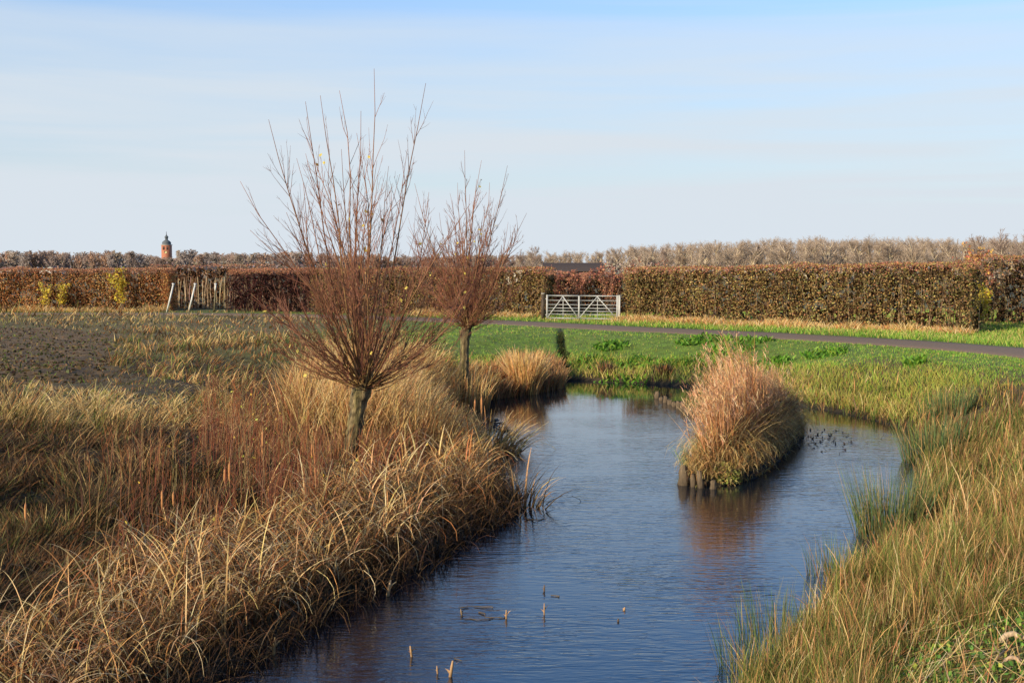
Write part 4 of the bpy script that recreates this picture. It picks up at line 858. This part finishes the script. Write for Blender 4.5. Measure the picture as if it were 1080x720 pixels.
# undergrowth below both woods
n = 26000; px = R.uniform(-120, 1250, n); Yu = np.where(px < 560, R.uniform(545, 660, n), R.uniform(225, 300, n)); xx = (px-540)/F*Yu
hz = np.where(px < 560, 6.2, 3.6)*R.random(n)**.7; sz = np.where(px < 560, 1.0, .42)
cu = np.where((px < 560)[:, None], pick([(.21, .165, .155), (.25, .19, .16), (.17, .15, .14)], n), pick([(.32, .25, .2), (.26, .2, .17), (.4, .32, .26)], n))
props(build('far_undergrowth', [cards(np.stack([xx, Yu, ZG+hz], 1), sz*(.6+.8*R.random(n)), cu, 1.6)], M_far), 'grey brown undergrowth at the foot of the far woods', 'undergrowth', kind='stuff')

# ------------------------------------------------------------------ small things in and by the water
def stub(px, py, h, r, lean, label, c=(.36, .22, .11)):
    x, y = ground_point(px, py, 0); o = empty('reed_stub', (x, y, 0), label, 'reed stub')
    K = 5; t = np.linspace(0, 1, K); P = np.stack([lean*t, t*0, -.05+t*(h+.05)], 1)[None]
    build('stalk', [tubes(P, (r*np.array([1, 1.1, 1, .9, .5]))[None], np.array(c)*.4, c, 6)], M_twig, o)
    build('leaf_sheath', [blades(np.array([[.5*lean, 0, h*.4], [.3*lean, 0, h*.2]]), np.array([h*.7, h*.5]), r*2, np.array([.3, 3.3]), .5, .8, np.array(c)*.6, np.array(c)*1.2, 3)], M_reed, o)
stub(474, 713, .14, .016, .03, 'broken orange reed stub nearest the bottom of the water'); stub(462, 710, .07, .008, -.01, 'thin dark stub just left of the orange one')
stub(435, 692, .10, .012, -.02, 'olive reed stub near the dark bank reflection'); stub(534, 652, .09, .011, 0, 'upright brown stub at the right end of the floating debris')
stub(574, 648, .12, .008, 0, 'thin pale upright stub right of the floating debris'); stub(574, 623, .07, .010, .0, 'small dark stub farther out in open water', (.15, .1, .06))
stub(657, 643, .03, .014, .02, 'tiny brown stub alone in the middle of the water'); stub(652, 655, .03, .012, .0, 'tiny dark stub below the lone one in the middle', (.1, .07, .05))
stub(408, 628, .17, .02, .04, 'pale folded reed stump at the edge of the dark bank', (.5, .33, .17)); stub(488, 648, .06, .01, -.02, 'short stub at the left end of the floating debris', (.2, .14, .08))
stub(288, 690, .16, .014, .02, 'small leafy stub in the shade of the near left reeds', (.35, .25, .12))
def float_stick(pts, r, label, c=(.10, .075, .05)):
    p = np.array([(*ground_point(a, b_, 0), .008) for a, b_ in pts]); o0 = p[0].copy(); p = p-o0
    p = np.concatenate([[p[0]*(1-t)+p[1]*t for t in (0, .35, .7)], [p[1]*(1-t)+p[2]*t for t in (0, .4, .8, 1)]]) if len(p) == 3 else p; p[1:-1] += R.normal(0, .018, (len(p)-2, 3))*np.array((1, 1, .2))
    o = build('floating_reed', [tubes(p[None], r*.6*R.uniform(.5, 1.2, (1, len(p))), np.array(c)*.7, np.array(c), 5)], M_twig); o.location = tuple(o0); props(o, label, 'floating debris')
float_stick([(484, 641), (500, 640), (520, 641)], .010, 'straight upper floating reed of the debris')
float_stick([(505, 646), (522, 652), (534, 650)], .012, 'bent lower floating reed of the debris'); float_stick([(490, 653), (508, 654), (520, 652)], .008, 'short left floating reed of the debris')
float_stick([(581, 628), (590, 629)], .012, 'small floating reed bit right of the dark stub'); float_stick([(555, 548), (566, 549), (574, 547)], .012, 'dark floating reed off the left bank bulge')
float_stick([(479, 695), (487, 697)], .010, 'small floating bit above the orange stub')
# floating leaf litter right of the island
n = 240; px = R.normal(866, 20, n); py = R.normal(464, 6, n); q = np.array([ground_point(a, b_, 0) for a, b_ in zip(px, py)])
props(build('floating_leaves', [cards(np.column_stack([q, np.full(n, .015)]), (.04)*R.uniform(.4, 1.1, n), pick([(.06, .045, .04), (.10, .07, .05)], n), 2.6, 0, True)], M_leaf), 'scatter of dark dead leaves and twigs on the water right of the island', 'leaf litter', kind='stuff')
n = 60; px = R.normal(518, 9, n); py = R.normal(449, 3.5, n); q = np.array([ground_point(a, b_, 0) for a, b_ in zip(px, py)])
props(build('floating_mud', [cards(np.column_stack([q, np.full(n, .03)]), .15*R.uniform(.4, 1.1, n), pick([(.03, .022, .02), (.05, .035, .03)], n), 2.2, 0, True)], M_leaf), 'dark clot of rotting reeds on the water below the two orange cattails', 'leaf litter', kind='stuff')
# driftwood and dead stalks on the near right bank
def stick(a, b_, r0, r1, label, name='fallen_branch', c=(.34, .24, .15), zup=.08, forks=4, sag=.03):
    pa = np.array(ground_point(*a, 1.15)); pb = np.array(ground_point(*b_, 1.15)); K = 9; t = np.linspace(0, 1, K)
    xy = pa[None]*(1-t[:, None])+pb[None]*t[:, None]; xy += R.normal(0, .012, xy.shape); z = height(xy[:, 0], xy[:, 1])+zup+sag*np.sin(t*9)
    P = np.column_stack([xy, z]); o0 = P[0].copy(); P = P-o0; o = empty(name, o0, label, 'dead wood')
    g0 = tubes(P[None], np.linspace(r0, r1, K)[None]*(1+.15*np.sin(t*23))[None], c, np.array(c)*1.2, 8); V = g0[0]; V += R.normal(0, r0*.08, V.shape)
    build('limb', [(V, g0[1], g0[2])], M_wood, o, True)
    tw, ix, _ = grow(P[None], forks, .2, np.linalg.norm(pb-pa)*.35, .7, .2, 4, .15)
    for q in tw: build('twig', [tubes(q[None], np.linspace(r1*.8, r1*.3, 4)[None], c, np.array(c)*1.2, 5)], M_wood, o)
stick((1040, 696), (1120, 682), .05, .045, 'thick grey weathered log lying in the near right corner', 'driftwood_log', (.30, .24, .19), .06, 3)
stick((983, 676), (1066, 629), .012, .008, 'long thin tan dead stalk lying up the near right bank'); stick((990, 690), (1050, 650), .010, .006, 'lower thin dead stalk beside the long tan one')
stick((1058, 622), (1110, 632), .022, .014, 'pale broken branch at the right edge above the log', c=(.48, .35, .22), zup=.12); stick((1062, 640), (1105, 650), .018, .012, 'short pale branch between the log and the broken branch', c=(.44, .3, .19), zup=.1)
stick((1045, 705), (1062, 675), .012, .018, 'curved tan branch standing up from the log', c=(.42, .28, .17), zup=.12)
stick((940, 664), (1010, 610), .008, .005, 'thin brown stalk bundle left of the long tan stalk', c=(.3, .2, .11), forks=8)
x_, y_ = ground_point(586, 403, 0.02)
tt_ = np.array([(0, 0, .02), (-.5, .1, -.02+.1), (-.9, -.3, .05)]); o = build('drift_twig', [tubes(np.array([[(-.9, -.9, .0), (-.3, -.4, .12), (.05, .1, .35)]]), .025, (.3, .22, .15), (.45, .35, .25), 5)], M_twig)
o.location = (x_, y_, 0); props(o, 'pale forked twig poking from the water by the dark ditch', 'dead wood')
# loose dead stalks strewn over right corner ground
x, y, d, isl = scatter(2600, px=(800, 1250), py=(560, 860), zref=1.1); m = (d > .6) & (x > xc(y)); x, y, d, isl = sel(m, x, y, d, isl); n = len(x)
p = with_z(x, y, d, isl, .05); p[:, 2] += R.uniform(0, .1, n)
props(build('dead_stalks', [blades(p, R.uniform(.2, .55, n), .007, R.normal(.6, .7, n), R.uniform(1.15, 1.5, n), R.uniform(-.2, .3, n), pick([STRAW, TAN, RUST], n)*.8, pick([STRAW, TAN], n), 3, .6)], M_reed), 'loose dead stalks strewn over the near right bank', 'dead stalks', kind='stuff')

# ------------------------------------------------------------------ sky, sun, camera
SUN_EL = math.radians(22); to_sun = np.array((-.75, -.66)); to_sun /= np.linalg.norm(to_sun)
w = bpy.data.worlds.new('World'); scene.world = w; w.use_nodes = True; nt = w.node_tree; L = nt.links.new
bg = nt.nodes['Background']; bg.inputs['Strength'].default_value = .14
sky = nt.nodes.new('ShaderNodeTexSky'); sky.sky_type = 'NISHITA'; sky.sun_disc = False; sky.sun_elevation = SUN_EL
sky.sun_rotation = math.atan2(to_sun[0], to_sun[1]); sky.air_density = 1.0; sky.dust_density = 1.0; sky.ozone_density = 1.5
tc = nt.nodes.new('ShaderNodeTexCoord'); sp = nt.nodes.new('ShaderNodeSeparateXYZ'); L(tc.outputs['Generated'], sp.inputs[0])
mp = nt.nodes.new('ShaderNodeMapping'); mp.inputs['Scale'].default_value = (1.0, 1.0, 17); mp.inputs['Rotation'].default_value = (.02, .03, .2); L(tc.outputs['Generated'], mp.inputs[0])
n1 = nt.nodes.new('ShaderNodeTexNoise'); n1.inputs['Scale'].default_value = 1.6; n1.inputs['Detail'].default_value = 7; n1.inputs['Roughness'].default_value = .5; n1.inputs['Distortion'].default_value = .3; L(mp.outputs[0], n1.inputs['Vector'])
r1 = nt.nodes.new('ShaderNodeMapRange'); r1.inputs['From Min'].default_value = .38; r1.inputs['From Max'].default_value = .72; r1.inputs['To Min'].default_value = .0; r1.inputs['To Max'].default_value = .6; L(n1.outputs['Fac'], r1.inputs[0])
r2 = nt.nodes.new('ShaderNodeMapRange'); r2.inputs['From Min'].default_value = .0; r2.inputs['From Max'].default_value = .5; r2.inputs['To Min'].default_value = 1.0; r2.inputs['To Max'].default_value = .15; L(sp.outputs['Z'], r2.inputs[0])
r3 = nt.nodes.new('ShaderNodeMapRange'); r3.interpolation_type = 'SMOOTHSTEP'; r3.inputs['From Min'].default_value = -.02; r3.inputs['From Max'].default_value = .28; r3.inputs['To Min'].default_value = .88; r3.inputs['To Max'].default_value = .26; L(sp.outputs['Z'], r3.inputs[0])
ml = nt.nodes.new('ShaderNodeMath'); ml.operation = 'MULTIPLY'; L(r1.outputs[0], ml.inputs[0]); L(r2.outputs[0], ml.inputs[1])
r4 = nt.nodes.new('ShaderNodeMapRange'); r4.inputs['From Min'].default_value = .24; r4.inputs['From Max'].default_value = .38; r4.inputs['To Min'].default_value = 1; r4.inputs['To Max'].default_value = .1; L(sp.outputs['Z'], r4.inputs[0])
m4 = nt.nodes.new('ShaderNodeMath'); m4.operation = 'MULTIPLY'; L(r3.outputs[0], m4.inputs[0]); L(r4.outputs[0], m4.inputs[1])
mu = nt.nodes.new('ShaderNodeMath'); mu.operation = 'ADD'; mu.use_clamp = True; L(m4.outputs[0], mu.inputs[0]); L(ml.outputs[0], mu.inputs[1])
mix = nt.nodes.new('ShaderNodeMix'); mix.data_type = 'RGBA'; L(mu.outputs[0], mix.inputs['Factor']); tn = nt.nodes.new('ShaderNodeVectorMath'); tn.operation = 'MULTIPLY'; L(sky.outputs[0], tn.inputs[0])
rz = nt.nodes.new('ShaderNodeMapRange'); rz.inputs['From Min'].default_value = .08; rz.inputs['From Max'].default_value = .42; L(sp.outputs['Z'], rz.inputs[0])
tm = nt.nodes.new('ShaderNodeMix'); tm.data_type = 'VECTOR'; L(rz.outputs[0], tm.inputs[0]); tm.inputs[4].default_value = (.84, 1.06, 1.24); tm.inputs[5].default_value = (.86, 1.5, 2.2); L(tm.outputs[1], tn.inputs[1]); L(tn.outputs[0], mix.inputs[6]); mix.inputs[7].default_value = (5.0, 5.5, 6.0, 1)
dk = nt.nodes.new('ShaderNodeMapRange'); dk.interpolation_type = 'SMOOTHSTEP'; dk.inputs['From Min'].default_value = .5; dk.inputs['From Max'].default_value = .78; dk.inputs['To Min'].default_value = 1; dk.inputs['To Max'].default_value = .2; L(sp.outputs['Z'], dk.inputs[0])
dy_ = nt.nodes.new('ShaderNodeMapRange'); dy_.interpolation_type = 'SMOOTHSTEP'; dy_.inputs['From Min'].default_value = -.5; dy_.inputs['From Max'].default_value = .35; dy_.inputs['To Min'].default_value = .5; dy_.inputs['To Max'].default_value = 1; L(sp.outputs['Y'], dy_.inputs[0])
dm = nt.nodes.new('ShaderNodeMath'); dm.operation = 'MULTIPLY'; L(dk.outputs[0], dm.inputs[0]); L(dy_.outputs[0], dm.inputs[1])
ds = nt.nodes.new('ShaderNodeVectorMath'); ds.operation = 'SCALE'; L(mix.outputs[2], ds.inputs[0]); L(dm.outputs[0], ds.inputs['Scale']); L(ds.outputs[0], bg.inputs['Color'])
sd = bpy.data.lights.new('Sun', 'SUN'); sd.energy = 5.0; sd.angle = math.radians(.5); sd.color = (1.0, .84, .61)
so = bpy.data.objects.new('Sun', sd); COL.objects.link(so)
v = Vector((to_sun[0]*math.cos(SUN_EL), to_sun[1]*math.cos(SUN_EL), math.sin(SUN_EL))); so.rotation_euler = v.to_track_quat('Z', 'Y').to_euler()
cd = bpy.data.cameras.new('Camera'); cam = bpy.data.objects.new('Camera', cd); COL.objects.link(cam)
cam.location = (0, 0, H); cam.rotation_euler = (math.pi/2-PITCH, 0, 0); cd.sensor_width = 36; cd.lens = 36*F/1080; cd.clip_end = 12000; cd.clip_start = .1
scene.camera = cam
scene.view_settings.view_transform = 'Standard'; scene.view_settings.look = 'None'; scene.view_settings.exposure = 0
